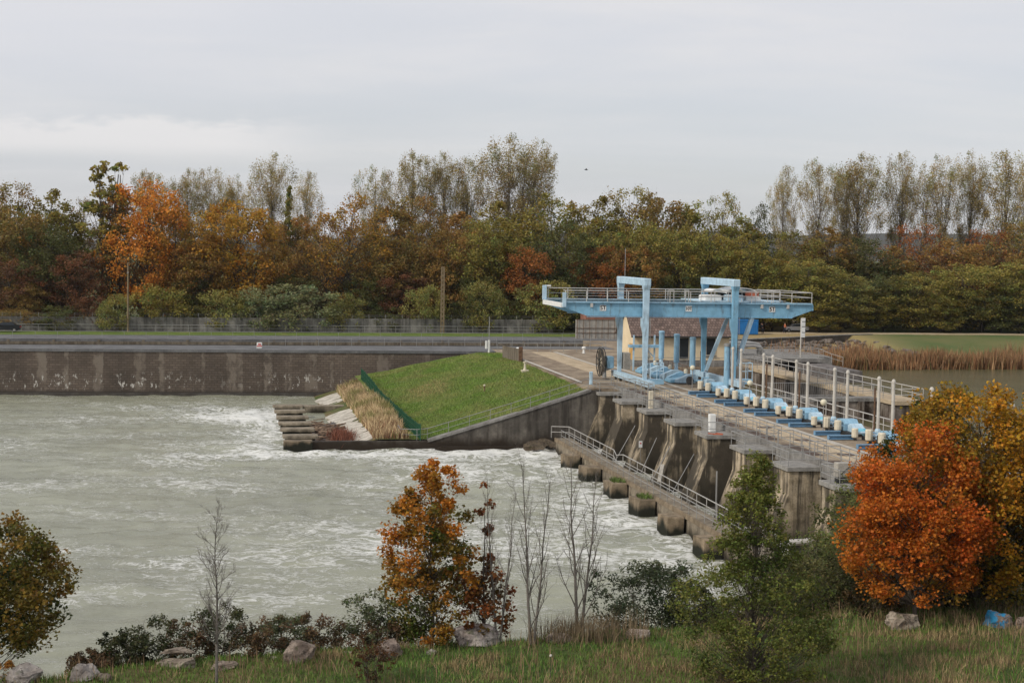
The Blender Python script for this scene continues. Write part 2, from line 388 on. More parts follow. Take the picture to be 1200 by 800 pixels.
# ------------------------------------------------------------------ leaves (numpy)
def leaf_object(name, P, size, cols, parent=None, seed=0, aspect=1.6, up=.35, base=(0,0,0), m='leaf', mesh_only=False, droop=0.):
    rs = np.random.RandomState(seed); n = len(P); P = np.asarray(P, float)-np.asarray(base, float)
    size = np.broadcast_to(np.asarray(size, float), (n,))*rs.uniform(.65, 1.35, n)
    nrm = rs.normal(size=(n, 3)); nrm[:, 2] = np.abs(nrm[:, 2])*(1+up)+up; nrm /= np.linalg.norm(nrm, axis=1)[:, None]
    d = rs.normal(size=(n, 3)); d[:, 2] -= droop; d -= nrm*(d*nrm).sum(1)[:, None]; d /= np.linalg.norm(d, axis=1)[:, None]+1e-9
    w = np.cross(nrm, d); s = size[:, None]
    bend = nrm*s*.16
    v = np.empty((n, 4, 3)); v[:, 0] = P-d*s*.5; v[:, 1] = P+w*s*.5/aspect*1.2+bend-d*s*.05; v[:, 2] = P+d*s*.5-bend*.4; v[:, 3] = P-w*s*.5/aspect*1.2+bend-d*s*.05
    me = bpy.data.meshes.new(name)
    me.vertices.add(n*4); me.vertices.foreach_set('co', v.astype(np.float32).ravel())
    idx = (np.arange(n)*4)[:, None]; tri = np.concatenate([idx, idx+1, idx+2, idx, idx+2, idx+3], 1).astype(np.int32).ravel()
    me.loops.add(n*6); me.loops.foreach_set('vertex_index', tri)
    me.polygons.add(n*2); me.polygons.foreach_set('loop_start', (np.arange(n*2)*3).astype(np.int32))
    me.update(calc_edges=True)
    a = me.attributes.new('leafcol', 'FLOAT_COLOR', 'POINT')
    c = np.ones((n, 4, 4), np.float32); c[:, :, :3] = np.asarray(cols)[:, None, :]; a.data.foreach_set('color', c.ravel())
    me.materials.append(M[m])
    if mesh_only: return me
    o = bpy.data.objects.new(name, me); COL.objects.link(o)
    if parent is not None: o.parent = parent
    return o
def blades(name, P, h, w, cols, lean=.35, seed=0, kind='stuff', m='blade', parent=None):
    rs = np.random.RandomState(seed); n = len(P); P = np.asarray(P, float)
    h = np.broadcast_to(np.asarray(h, float), (n,)); w = np.broadcast_to(np.asarray(w, float), (n,))
    a = rs.uniform(0, 2*np.pi, n); b = rs.uniform(0, 2*np.pi, n); l = np.abs(rs.normal(0, lean, n))*h
    side = np.stack([np.cos(a), np.sin(a), 0*a], 1)*w[:, None]*.5
    tip = P+np.stack([np.cos(b)*l, np.sin(b)*l, h], 1)
    mid = P+np.stack([np.cos(b)*l*.35, np.sin(b)*l*.35, h*.55], 1)
    v = np.stack([P-side, P+side, mid+side*.75, mid-side*.75, tip], 1)
    me = bpy.data.meshes.new(name); me.vertices.add(n*5); me.vertices.foreach_set('co', v.astype(np.float32).ravel())
    i = (np.arange(n)*5)[:, None]; li = np.concatenate([i, i+1, i+2, i+3, i+3, i+2, i+4], 1).astype(np.int32).ravel()
    me.loops.add(n*7); me.loops.foreach_set('vertex_index', li)
    me.polygons.add(n*2); st = np.stack([np.arange(n)*7, np.arange(n)*7+4], 1).astype(np.int32).ravel(); me.polygons.foreach_set('loop_start', st)
    me.update(calc_edges=True)
    at_ = me.attributes.new('leafcol', 'FLOAT_COLOR', 'POINT'); c = np.ones((n, 5, 4), np.float32)
    c[:, :, :3] = np.asarray(cols)[:, None, :]; at_.data.foreach_set('color', c.ravel())
    me.materials.append(M[m]); o = bpy.data.objects.new(name, me); COL.objects.link(o)
    if kind: o['kind'] = kind
    if parent: o.parent = parent
    return o
def fract(p, s): return mnoise.noise(Vector(p)*s)
# ------------------------------------------------------------------ trees
def interp(prof, t):
    for (a, x), (b, y) in zip(prof, prof[1:]):
        if t <= b: return x+(y-x)*(t-a)/max(1e-6, b-a)
    return prof[-1][1]
ROUND = [(0,.5),(.12,.82),(.35,1.),(.62,.98),(.82,.8),(.94,.55),(1,.3)]
OVAL = [(0,.5),(.2,.85),(.5,1.),(.75,.9),(.9,.62),(1,.3)]
CONE = [(0,.7),(.12,1.),(.3,.92),(.5,.7),(.7,.42),(.85,.24),(1,.05)]
FAN = [(0,.2),(.3,.55),(.6,.9),(.8,1.),(.93,.75),(1,.25)]
COLM = [(0,.6),(.3,1.),(.7,.85),(1,.1)]
def grow(seed, H, Wd, hb=.25, prof=ROUND, nc=50, cr=.2, lpc=100, ls=.4, pal=None, gap=.25, limb=.35, r0=None, top=.93, fill=.5, twigs=2, aspect=1.6, stems=1, spread=0., flat=.8, lean=(0,0), rlimb=1., up=.35, wt=1.4):
    """wood and leaves of one tree, its foot at the origin: (MB, points, colours)"""
    rng = random.Random(seed); rs = np.random.RandomState(seed); wood = MB(); rad = Wd/2
    r0 = r0 or H*.013; off = Vector((seed*3.1, seed*1.7, 0))
    axes = []
    for k in range(stems):
        a = rng.uniform(0, 6.28); foot = Vector((math.cos(a), math.sin(a), 0))*spread*.25*(stems > 1)
        end = Vector((math.cos(a), math.sin(a), 0))*spread*(stems > 1)
        pts = []
        for i in range(9):
            t = i/8; w = Vector((fract((seed+k, t*2.5, 0), 1.3), fract((t*2.5, seed+k, 7), 1.3), 0))*rad*.16*(t**.7)
            pts.append(foot+(end-foot)*t+w+Vector((lean[0]*t, lean[1]*t, H*top*t)))
        axes.append(pts); wood.tube(pts, r0/math.sqrt(stems), 7, r0*.12)
    def axis(k, t): 
        x = max(0., min(.999, t/top))*8; i = int(x); return axes[k][i].lerp(axes[k][i+1], x-i)
    P = []; C = []; tries = 0; made = 0
    while made < nc and tries < nc*14:
        tries += 1
        t = rng.random(); a = rng.uniform(0, 2*math.pi); q = interp(prof, t)
        rho = rng.random()**fill; z = hb+(1-hb)*t
        if rng.random() > q**wt: continue
        c = Vector((math.cos(a)*q*rad*rho, math.sin(a)*q*rad*rho, 0))
        if fract(c/rad+off+Vector((0,0,t*2.2)), 1.9) < gap-.5: continue
        k = rng.randrange(stems); ax = axis(k, min(z, top)); c = Vector((c.x+ax.x*(1-.4*(stems > 1)), c.y+ax.y*(1-.4*(stems > 1)), H*z)); made += 1
        zs = max(hb*.55, z-limb*rng.uniform(.5, 1.1)*(rho*.8+.25)); s = axis(k, zs); mid = s.lerp(c, .55)+Vector((0,0,-.05*H*rho*(.5 if limb > .3 else -.3)))
        rl = r0*.32*rlimb*(1-z*.65)
        wood.tube([s, s.lerp(mid, .5)+Vector((0,0,.0)), mid, c], rl, 4, rl*.25, cap=False)
        r = cr*Wd*rng.uniform(.6, 1.25)*(.55+.5*q)
        for _ in range(twigs):
            e = c+Vector((rng.gauss(0,1), rng.gauss(0,1), rng.gauss(.5,1))).normalized()*r*1.15
            wood.tube([mid.lerp(c, .6), e], rl*.35, 3, rl*.1, cap=False)
        n = max(3, int(lpc*rng.uniform(.6, 1.3)))
        d = rs.normal(size=(n, 3)); d /= np.linalg.norm(d, axis=1)[:, None]; d *= (rs.uniform(0, 1, n)**.55)[:, None]*r; d[:, 2] *= flat
        pp = d+np.array(c); P.append(pp)
        rel = np.stack([(pp[:, 0])/rad, (pp[:, 1])/rad, pp[:, 2]/H], 1)
        base = np.array(pal(rng, rel.mean(0), rho, t)); v = rs.uniform(.6, 1.4, (n, 1)); hue = rs.normal(0, .09, (n, 3))
        C.append(np.clip(base[None]*v*(1+hue), .004, .9))
    return wood, np.concatenate(P), np.concatenate(C)
def plant(name, label, cat, loc, seed, group=None, ls=.15, trunk='bark', crown='crown', stem='trunk', rz=0., aspect=1.6, **kw):
    wood, P, C = grow(seed, **kw)
    t = thing(name, label, cat, tuple(loc), group, 'world', rz); t['_b'] = (0,0,0)
    wood.build(stem, trunk, t)
    leaf_object(crown, P, ls, C, t, seed, aspect)
    return t
def pal1(c, var=.25):
    def f(rng, rel, rho, t): k = 1+rng.uniform(-var, var); return [x*k for x in c]
    return f
def pal3(c1, c2, c3, f2=1.6):
    a, b = pal2(c1, c2, f2, .1, .3, .2), pal2(c3, c2, f2*1.3, .35, .9, .3)
    def f(rng, rel, rho, t): return b(rng, rel, rho, t) if rel[0]*.7-rel[2]*1.1+.35+rng.uniform(-.25, .25) > 0 else a(rng, rel, rho, t)
    return f
def pal2(c1, c2, f2=1.6, bias=0., hz=0., inner=0.):
    """two leaf colours in coherent patches; c2 wins with height (hz) and towards the outside (inner)"""
    def f(rng, rel, rho, t):
        k = .5+.9*fract((rel[0]+5, rel[1], rel[2]*1.6), f2)+bias+hz*(t-.5)+inner*(rho-.6)+rng.uniform(-.22, .22)
        k = max(0., min(1., k)); return [a+(b-a)*k for a, b in zip(c1, c2)]
    return f
def twig_tree(seed, H, r0, n1=16, ang=30, l1=.3, hb=.15, wob=.03, n2=5, n3=3, lean=(0, 0), upcurve=.5):
    """bare tree: (trunk MB, twig MB, tips)"""
    rng = random.Random(seed); tr = MB(); tw = MB(); tips = []
    pts = [Vector((lean[0]*t+H*wob*fract((seed, t*3, 1), 1.2)*t, lean[1]*t+H*wob*fract((t*3, seed, 5), 1.2)*t, H*t)) for t in [i/10 for i in range(11)]]
    tr.tube(pts, r0, 7, r0*.1)
    def P(t): x = min(.999, t)*10; i = int(x); return pts[i].lerp(pts[i+1], x-i)
    def br(p, d, L, r, lvl):
        q = [p]; n = 5
        for i in range(n):
            d = (d+Vector((rng.gauss(0,.09), rng.gauss(0,.09), rng.gauss(0,.06)+upcurve*.16))).normalized(); q.append(q[-1]+d*L/n)
        (tr if lvl == 1 and r > .02 else tw).tube(q, r, 5 if lvl == 1 else 3, r*.22, cap=False); tips.append(q[-1])
        if lvl < 3:
            for _ in range(n2 if lvl == 1 else n3):
                k = rng.uniform(.25, .95)*n; i = min(n-1, int(k)); b = q[i].lerp(q[i+1], k-i)
                e = (d+Vector((rng.gauss(0,1), rng.gauss(0,1), rng.gauss(.2,.8))).normalized()*rng.uniform(.5, .9)).normalized()
                br(b, e, L*rng.uniform(.3, .55), max(.004, r*.45), lvl+1)
    for i in range(n1):
        t = hb+(1-hb)*(i+rng.random())/n1*.97; a = i*2.4+rng.uniform(-.5, .5); an = R(ang*rng.uniform(.7, 1.25))
        d = Vector((math.cos(a)*math.sin(an), math.sin(a)*math.sin(an), math.cos(an)))
        br(P(t), d, H*l1*(1.05-t*.75)*rng.uniform(.6, 1.1), r0*.42*(1.05-t*.8), 1)
    return tr, tw, tips
# ------------------------------------------------------------------ rocks
def rock_mesh(seed, sx, sy, sz, rough=.06, flat=.3):
    rng = random.Random(seed); bm = bmesh.new()
    for _ in range(18):
        a = rng.uniform(0, 6.28); e = rng.uniform(-.6, 1.); c = math.sqrt(max(0, 1-e*e*.7))
        bm.verts.new((math.cos(a)*c*rng.uniform(.8, 1.05), math.sin(a)*c*rng.uniform(.8, 1.05), e*rng.uniform(.75, 1.)))
    r = bmesh.ops.convex_hull(bm, input=bm.verts)
    bmesh.ops.delete(bm, geom=[v for v in bm.verts if not v.link_faces], context='VERTS')
    bmesh.ops.subdivide_edges(bm, edges=bm.edges, cuts=4, use_grid_fill=True, smooth=.0)
    for v in bm.verts:
        n = mnoise.fractal(v.co*1.6+Vector((seed, 0, 0)), .7, 2., 6)+.5*mnoise.ridged_multi_fractal(v.co*2.2+Vector((0, seed, 0)), .8, 2., 4, 1., 2.)-.7
        v.co += v.normal*n*rough*2 if v.normal.length else Vector()
        v.co = Vector((v.co.x*sx/2, v.co.y*sy/2, (v.co.z+.55)*sz/1.5))
    me = bpy.data.meshes.new('rock'); bm.to_mesh(me); bm.free(); return me
def rock(label, loc, size, seed, tint=(1,1,1), rz=0., m='rock', name='boulder', group=None):
    me = rock_mesh(seed, *size); me.materials.append(M[m]); o = bpy.data.objects.new(name, me); COL.objects.link(o)
    o.location = loc; o.rotation_euler = (0,0,rz); o.color = (*tint, 1); return tag(o, label, 'rock', group)
# ================================================================== SETTING: terrain
BANK = [(-300,-200),(-300,20),(-45,38),(-26,45.5),(-15.3,51.2),(-12,54.2),(-8,55.3),(-3,56.6),(2,58),(8,60.2),(12,61.5),(15.5,68),(18.2,77),(21.5,86),(25,92),(60,100),(600,140),(600,-200)]
def bank_sd(x, y):      # signed distance to the river bank edge, positive on land
    best = 1e9; ins = False; n = len(BANK)
    for i in range(n):
        ax, ay = BANK[i]; bx, by = BANK[(i+1) % n]; dx, dy = bx-ax, by-ay
        t = max(0., min(1., ((x-ax)*dx+(y-ay)*dy)/(dx*dx+dy*dy))); d = math.hypot(x-ax-dx*t, y-ay-dy*t)
        best = min(best, d)
        if (ay > y) != (by > y) and x < (bx-ax)*(y-ay)/(by-ay)+ax: ins = not ins
    return best if ins else -best
def ground_z(x, y):
    d = bank_sd(x, y); n = mnoise.fractal(Vector((x*.25, y*.25, 3)), .8, 2., 4)*.22
    z = -1.0+n
    if d < 1.5: z -= (1.5-d)*.28 if d > 0 else .42-d*.62
    z += smoothstep(66, 92, y)*smoothstep(15, 19, x)*.2
    z -= smoothstep(60, 70, y)*(1-smoothstep(78, 90, y))*smoothstep(26, 12, x)*.8 if x < 26 else 0
    return max(z, -9.)
mb = MB(); xs = [-300,-200,-120,-80,-60,-50,-42,-36]+[-32+.5*i for i in range(130)]+[34,36,38,42,48,56,70,100,160,300]
ys = [-150,-60,-20,0,15,25,32,38,42]+[45+.5*i for i in range(110)]+[101,103,106,110,116,125,145]
for y in ys:
    for x in xs: mb.v.append((x, y, ground_z(x, y)))
nx = len(xs)
for j in range(len(ys)-1):
    for i in range(nx-1): k = j*nx+i; mb.f.append((k, k+1, k+nx+1, k+nx))
struct(mb, 'ground', 'meadow', frame='world', smooth=True)
# far side land, in the dam frame: x = across (v), y = along (u)
def far_z(v, u):
    line = 81+(v-39)*14/23
    if v < 24: return -.03
    if v < 62:
        if u >= line: return -.03
        return -2.4+1.3*smoothstep(48, line-3, u)
    return -2.4+2.37*smoothstep(48, 93, u)**1.15
mb = MB(); vs = [-1500,-800,-400,-250,-180]+[-120+12*i for i in range(12)]+[24.01+2*i for i in range(60)]+[160,200,280,400,700,1500,2600]
us = [48,50,52,54,57,60,64,68,72]+[75+1.*i for i in range(26)]+[102,108,120,150,220,400,800,1500,3500]
g = [[None]*len(vs) for _ in us]
for j, u in enumerate(us):
    for i, v in enumerate(vs):
        g[j][i] = len(mb.v); mb.v.append((v, u, far_z(v, u)))
for j in range(len(us)-1):
    for i in range(len(vs)-1):
        if vs[i+1] <= 24.5 and us[j+1] <= 85: continue
        mb.f.append((g[j][i], g[j][i+1], g[j+1][i+1], g[j+1][i]))
struct(mb, 'far_bank', 'farland')
# lock: near coping, chamber, far coping
struct(MB().box(-260, 12, 57.6, 63, -9, .02), 'lock_coping_near', 'coping').name = 'lock_coping'
struct(MB().box(-260, 24.4, 76, 85.2, -9, .01), 'lock_coping', 'coping')
mb = MB()
for v in np.arange(-255, 11, 6.): mb.box(v, v+.35, 75.7, 75.995, -5, -.1)
mb.box(-260, 12, 75.72, 75.99, -.75, -.35)
one(mb, 'fender_timbers', 'wood', 'dark rubbing timbers on the far wall of the lock chamber', 'timber fender', (-100, 75.8, 0))
struct(MB().box(-260, 14, 63.01, 75.9, -9, -2.6), 'lock_water', 'still')
struct(MB().box(-5.2, 24.4, 26, 57.5, -9, -.008).box(12.01, 24.35, 57.51, 76, -9, -.012), 'yard_ground', 'deck')
struct(MB().box(-5.2, 9.2, 1.3, 25.99, -9, -.01), 'abutment_ground', 'deck')
struct(MB().box(-260, 24, 85.3, 94, -.5, .03), 'grass_strip', 'lawn')
# path on the far bank at the right
mb = MB(); n = 60; L = []
for i in range(n+1):
    v = 24+i*5.; u = 96.5 if v > 62 else 96.5-(0 if v > 46 else 3*smoothstep(46, 30, v)); L.append((v, u))
for (v0, u0), (v1, u1) in zip(L, L[1:]): mb.box(v0, v1, u0, u0+4.2, -.3, .06)
struct(mb, 'towpath', 'path')
# distant hills
mb = MB(); prev = None
for i in range(161):
    v = -1800+i*30; h = 18+16*fract((v*.0016, 3, 0), 1.)+8*fract((v*.006, 9, 0), 1.)+34*smoothstep(-100, 900, v)
    a = [(v, 2100, -3), (v, 2250, h*.55), (v, 2450, h*.9+6*fract((v*.01, 1, 1), 1.)), (v, 2700, h), (v, 3300, h*.9), (v, 3400, -3)]
    k = len(mb.v); mb.v += a
    if prev is not None:
        for j in range(5): mb.f.append((prev+j, k+j, k+j+1, prev+j+1))
    prev = k
struct(mb, 'hills', 'hill', smooth=True)
# ------------------------------------------------------------------ water
WZ = -5.8
def foam_density(v, u):
    d = smoothstep(-90, -12, v)*.36+smoothstep(-15, -10, v)*.16
    d *= .35+.65*smoothstep(-78, -45, u) if u < -45 else 1.
    d += .35*math.exp(-((v+36)/4.)**2-((u-14)/16.)**2)+.4*math.exp(-((v+38)/9.)**2-((u-33)/7.)**2)
    d += .32*math.exp(-((u+2)/3.)**2)*smoothstep(-50, -36, v)*(1-smoothstep(-8, -3, v))
    d *= 1-.75*smoothstep(38, 50, u)
    d += .23
    if -33 < v < -24 and 2 < u < 50: d *= .0
    return d
mb = MB(); xs = list(np.arange(-84, 20.1, .45)); ys = list(np.arange(58, 206, .45)); fo = []
xs = [-500,-250,-140,-110,-95]+xs+[26, 32]; ys = [5, 25, 40, 50]+ys+[209]
for y in ys:
    for x in xs:
        v, u, _ = dam(Vector((x, y, 0))); d = foam_density(v, u); fo.append(d)
        a = .06+.3*min(1., d)
        z = a*(mnoise.noise(Vector((v*.28, u*.55, 1)))*1.1+mnoise.noise(Vector((v*.7, u*1.3, 5)))*.7) if x > -94 else 0
        mb.v.append((x, y, WZ+z))
nx = len(xs)
for j in range(len(ys)-1):
    for i in range(nx-1): k = j*nx+i; mb.f.append((k, k+1, k+nx+1, k+nx))
o = struct(mb, 'river_water', 'river', frame='world', smooth=True)
at_ = o.data.attributes.new('foam', 'FLOAT', 'POINT'); at_.data.foreach_set('value', np.array(fo, np.float32))
struct(MB().box(9.25, 20, -7.5, 25.9, -9, -2.15), 'forebay_water', 'still')
mb = MB().add([(9.3,-60,-2.),(900,-60,-2.),(900,52,-2.),(9.3,52,-2.)], [(0,1,2,3)])
struct(mb, 'reservoir_water', 'still')
# ================================================================== lock wall and downstream works
L0 = Vector((-120, 58.3, 0)); L1 = Vector((-5.25, 52.6, 0)); dl = (L1-L0); ln = dl.length; la = math.atan2(dl.y, dl.x)
w = thing('lock_wall', 'long dark stone wall of the lock with pale streaks rising from the river', 'wall', (L0.x, L0.y, 0))
w.rotation_euler = (0, 0, ANG+la); w['_b'] = (0,0,0)
MB().box(0, ln, 0, 3.5, -9, -.32).build('masonry', 'lock_brick', w)
MB().box(-.1, ln, -.12, 6.5, -.315, .03).build('coping', 'coping', w)
MB().box(0, ln, -.35, 0, -6.2, -5.45).build('footing', 'dark_wall', w)
# grass slope beside the deck
mb = MB(); gv = [-23.6+.55*i for i in range(34)]+[-4.9]; gu = [1.6+i*1.3 for i in range(39)]
def slope_z(v, u):
    A = -.25-4.75*(max(0., -5.2-v)/15.8) if v > -21 else -5.+.0*(v+21)
    x = max(0., min(1., (-8.-v)/15.5)); B = -3.0*(.75*x+.25*smoothstep(0, 1, x))
    t = .6*max(0., min(1., u/44))+.4*smoothstep(0, 44, u); z = A*(1-t)+B*t
    return max(z, -4.9)+.12*mnoise.noise(Vector((v*.4, u*.4, 2)))
for u in gu:
    for v in gv: mb.v.append((v, u, slope_z(v, u)-.03))
nx = len(gv)
for j in range(len(gu)-1):
    for i in range(nx-1): k = j*nx+i; mb.f.append((k, k+1, k+nx+1, k+nx))
struct(mb, 'grass_bank', 'lawn', smooth=True)
rs = np.random.RandomState(21); n = 60000; v = rs.uniform(-22.6, -4.95, n); u = rs.uniform(2.1, 50, n)
P = np.array([list(W(a, b, slope_z(a, b)-.05)) for a, b in zip(v, u)])
f = np.array([mnoise.fractal(Vector((a*.25, b*.18, 3)), .8, 2., 4) for a, b in zip(v, u)])
dry = np.clip(.5+f*1.2, 0, 1)[:, None]; spot = (np.exp(-((v+17.)/2.4)**2-((u-28)/4.)**2)*1.3)[:, None]; dry = np.clip(dry*.55+spot, 0, 1)
cols = (np.array([[.135,.225,.032]])*(1-dry)+np.array([[.3,.25,.1]])*dry)*rs.uniform(.55, 1.4, (n, 1))
blades('lawn_grass', P, rs.uniform(.08, .22, n), .05, cols, .5, 22)
# rough lower bank beyond the green fence, down to the pale apron
mb = MB(); bv = [-30.5,-29.6,-28.8,-27.6,-26.6,-25.6,-24.8,-24,-23.2,-22.4]; bu = [1.6+1.2*i for i in range(43)]
def low_z(v, u): return -6.4+(v+30.5)*.33 + .1*fract((v, u, 0), .6)
for u in bu:
    for v in bv: mb.v.append((v, u, min(low_z(v, u), slope_z(-23.2, u)+.05)))
for j in range(len(bu)-1):
    for i in range(len(bv)-1): k = j*len(bv)+i; mb.f.append((k, k+1, k+len(bv)+1, k+len(bv)))
struct(mb, 'rough_bank', 'meadow', smooth=True)
# pale broken concrete apron
rng = random.Random(5); ap = thing('concrete_apron', 'pale broken concrete apron sloping to the pool behind the groyne blocks', 'apron', (-27.5, 20, -5.2))
u = 2.4
while u < 47:
    l = rng.uniform(3., 7.); mb = MB(); a, b = -28.9+rng.uniform(-.4, .3), -25.9+rng.uniform(-.3, .4)
    if 33.4 < u+l and u < 35: u += l; continue
    dz = rng.uniform(0, .05); pr = []
    for k in range(16):
        t = k/16*6.283; pr.append(((a+b)/2+(b-a)/2*math.copysign(abs(math.cos(t))**.5, math.cos(t))+rng.uniform(-.28, .28), u+l/2+l/2*.97*math.copysign(abs(math.sin(t))**.5, math.sin(t))+rng.uniform(-.06, .06)))
    mb.loft([[(x, y, low_z(x, y)-.3) for x, y in pr], [(x, y, low_z(x, y)+.03+dz) for x, y in pr]])
    mb.build('slab', 'white_apron', ap); u += l-.02
# wing wall and low training wall
t = thing('wing_wall', 'sloping dark concrete wing wall running from the first pier into the river', 'wall', (-13, 1.2, -5))
prof = [(-34.3,-9),(-4.0,-9),(-4.0,-.12),(-5.3,-.22),(-12.8,-2.62),(-20.8,-4.98),(-21.6,-5.0),(-34.3,-5.0)]
MB().prism(prof, 'y', 1.2, 2.0).box(-5.3, -3.95, 2.0, 5.2, -9, -.3).build('wall', 'wing_concrete', t)
cp = [(-5.0,-.1),(-12.8,-2.53),(-20.9,-4.9)]
for (a, za), (b, zb) in zip(cp, cp[1:]): MB().prism([(a, za-.22), (a, za+.02), (b, zb+.02), (b, zb-.22)], 'y', 1.1, 2.1).build('coping', 'grey_concrete', t)
mb = MB().prism([(-21.8,-6.4),(-9.,-6.4),(-9.,-5.62),(-14,-5.55),(-19.6,-5.5)], 'y', .75, 1.19); mb.build('ledge', 'wing_concrete', t)
railing('thin railing climbing the sloping coping of the dark wing wall', [(-20.9,1.6,-4.9),(-12.8,1.6,-2.53),(-5.2,1.6,-.15)], 1.05, 1.9, 'galv')
# mooring-dolphin style blocks in a row
GB = [(34.2,1.7),(28.7,1.7),(22.6,1.7),(17.0,1.7),(11.7,1.7),(6.1,1.7)]
names = ['tied to the far beam wall', 'second from the far beam wall', 'third from the far beam wall', 'fourth from the far beam wall', 'fifth from the far beam wall', 'next to the low wing wall end']
for i, (u, w_) in enumerate(GB):
    b = thing('groyne_block', 'low concrete groyne block standing in the river, '+names[i], 'concrete block', (-33.6, u, -6), 'groyne blocks in a row')
    MB().cbox(-34.3+.12, -31.2-.1, u-.6, u+.6, -9, -5.22, .04).build('pillar', 'block_concrete', b)
    MB().cbox(-34.4, -31.0, u-.85, u+.85, -5.215, -4.93, .05).build('cap', 'walk_concrete', b)
MB_ = MB().cbox(-34.5, -31.8, .9, 2.4, -9, -4.92, .05)
one(MB_, 'end_block', 'block_concrete', 'dark concrete end block closing the low wing wall in the river', 'concrete block', (-33.2, 1.6, -6))
one(MB().cbox(-30.98, -24.4, 33.5, 35.0, -9, -5.0, .06), 'beam_wall', 'walk_concrete', 'straight concrete beam wall joining the far groyne block to the apron', 'wall', (-28, 34.2, -6))
# debris trapped in the pool
struct(MB().add([(-31, 2.2, -5.72), (-28.3, 2.2, -5.5), (-28.3, 22, -5.5), (-30, 20, -5.7), (-31.3, 14, -5.74)], [(0,1,2,3,4)]), 'mud', 'rubble')
mb = MB(); rng = random.Random(11)
for _ in range(130):
    u = rng.choice([rng.gauss(16, 3.2), rng.uniform(2.5, 16)]); v = rng.uniform(-31.2, -28.2)
    a = rng.gauss(.2, .8); l = rng.uniform(.4, 2.2); z = -5.62+rng.uniform(0, .3)
    mb.tube([(v-math.cos(a)*l/2, u-math.sin(a)*l/2, z), (v, u, z+rng.uniform(0, .12)), (v+math.cos(a)*l/2, u+math.sin(a)*l/2, z+rng.uniform(-.1, .2))], rng.uniform(.03, .1), 5)
struct(mb, 'debris', 'driftwood', kind='stuff')
# green mesh fence
t = thing('green_fence', 'dark green metal fence along the foot of the grass slope', 'fence', (-22.6, 20, -4))
pts = [(-21.6, 1.5), (-23.0, 24), (-23.3, 45)]
def fence_pt(s):
    x = s*2; i = min(1, int(x)); a, b = pts[i], pts[i+1]; f = x-i; v, u = a[0]+(b[0]-a[0])*f, a[1]+(b[1]-a[1])*f; return Vector((v, u, slope_z(v, u)-.05))
post = None
for i in range(19):
    p = fence_pt(i/18); q = fence_pt(min(1, (i+1)/18))
    MB().box(p.x-.04, p.x+.04, p.y-.04, p.y+.04, p.z-.2, p.z+1.5).build('post', 'green_paint', t)
    if i < 18:
        mb = MB()
        for z in (.08, .5, .95, 1.38): mb.bar(p+Vector((0,0,z)), q+Vector((0,0,z)), .03, .04)
        for k in range(1, 20): s_ = p.lerp(q, k/20); mb.box(s_.x-.014, s_.x+.014, s_.y-.014, s_.y+.014, s_.z+.05, s_.z+1.42)
        mb.build('mesh_panel', 'green_paint', t)
railing('short railing corner where the green fence meets the low wing wall', [(-20.9,1.6,-4.9),(-21.9,1.6,-5.0),(-23.4,2.2,-5.0),(-23.4,4.5,-4.9)], 1.05, 1.4, 'galv')
# dry grass on the rough bank
rs = np.random.RandomState(3); n = 16000; v = rs.uniform(-26.0, -22.6, n); u = rs.uniform(2, 49, n)
cl = np.array([fract((a*.5, b*.35, 1), 1.) for a, b in zip(v, u)]); keep = cl > -.35; v, u, cl = v[keep], u[keep], cl[keep]
P = np.array([list(W(a, b, min(low_z(a, b), slope_z(-23.2, b)+.05)-.05)) for a, b in zip(v, u)])
h = rs.uniform(.5, 1.25, len(v))*(1+.5*cl); k = rs.uniform(.7, 1.3, (len(v), 1))
cols = np.where((cl > .22)[:, None], np.array([[.26, .24, .09]]), np.array([[.55, .42, .24]]))*k
cols = np.where((rs.uniform(size=len(v)) < .12+.25*(u < 9))[:, None], np.array([[.22, .11, .06]])*k, cols)
blades('dry_grass', P, h, .07, cols, .35, 4)
n = 900; v = rs.normal(-28.6, .55, n); u = rs.normal(6.5, 1.6, n); P = np.array([list(W(a, b, -5.55)) for a, b in zip(v, u)])
t = thing('red_bush', 'rust red weedy bush on the mud before the pale apron', 'bush', tuple(W(-28.6, 6.5, -5.6)), None, 'world'); t['_b'] = (0,0,0)
rr = P-np.array(W(-28.6, 6.5, -5.6)); o = blades('foliage', rr, rs.uniform(.5, 1.3, n), .06, np.array([[.2, .075, .045]])*rs.uniform(.6, 1.3, (n, 1)), .5, 5, kind=None, parent=t)
MB().tube([(0,0,-.2),(.1,0,.5),(.2,.1,1.)], .03, 5, .01).build('stem', 'bark', t)
# ================================================================== the dam
PU = [1.6-8.35*i for i in range(8)]
T = thing('dam', 'long concrete weir dam with curved buttress piers and a brown service deck', 'dam', (4, -25, 0))
MB().box(-1.85, 9.2, -60, 1.29, -.8, 0).build('deck', 'deck', T)
MB().box(-.6, 2.12, -60, 52, -.1, .012).build('lane', 'lane', T)
MB().box(2.14, 2.75, -60, -3.2, -.1, .03).box(2.75, 4.4, -3.8, -3.2, -.1, .03).build('strip', 'strip', T)
MB().box(2.3, 2.8, -3.1, 52, -.1, .03).build('strip', 'strip', T); MB().box(3.9, 4.35, -3.1, 30, -.1, .03).build('strip', 'strip', T)
MB().box(-2.15, -1.86, -60, 5.2, -1.0, .06).build('kerb', 'grey_concrete', T)
MB().box(1.2, 8.8, -60, 1, -9, -.81).build('core', 'dark_wall', T)
for i in range(-1, 8):
    u = -.3-7.8*i; m = MB()
    m.disc((.75, u, .02), .62, (0,0,1), .02, 14); m.build('manhole_cover', 'slot', T)
def side(z, u0, flare=1.5):   # downstream profile of a buttress: vertical head, curved foot
    return -4.3-(.38*max(0., -2.1-z) if z > -6.5 else 1.67)
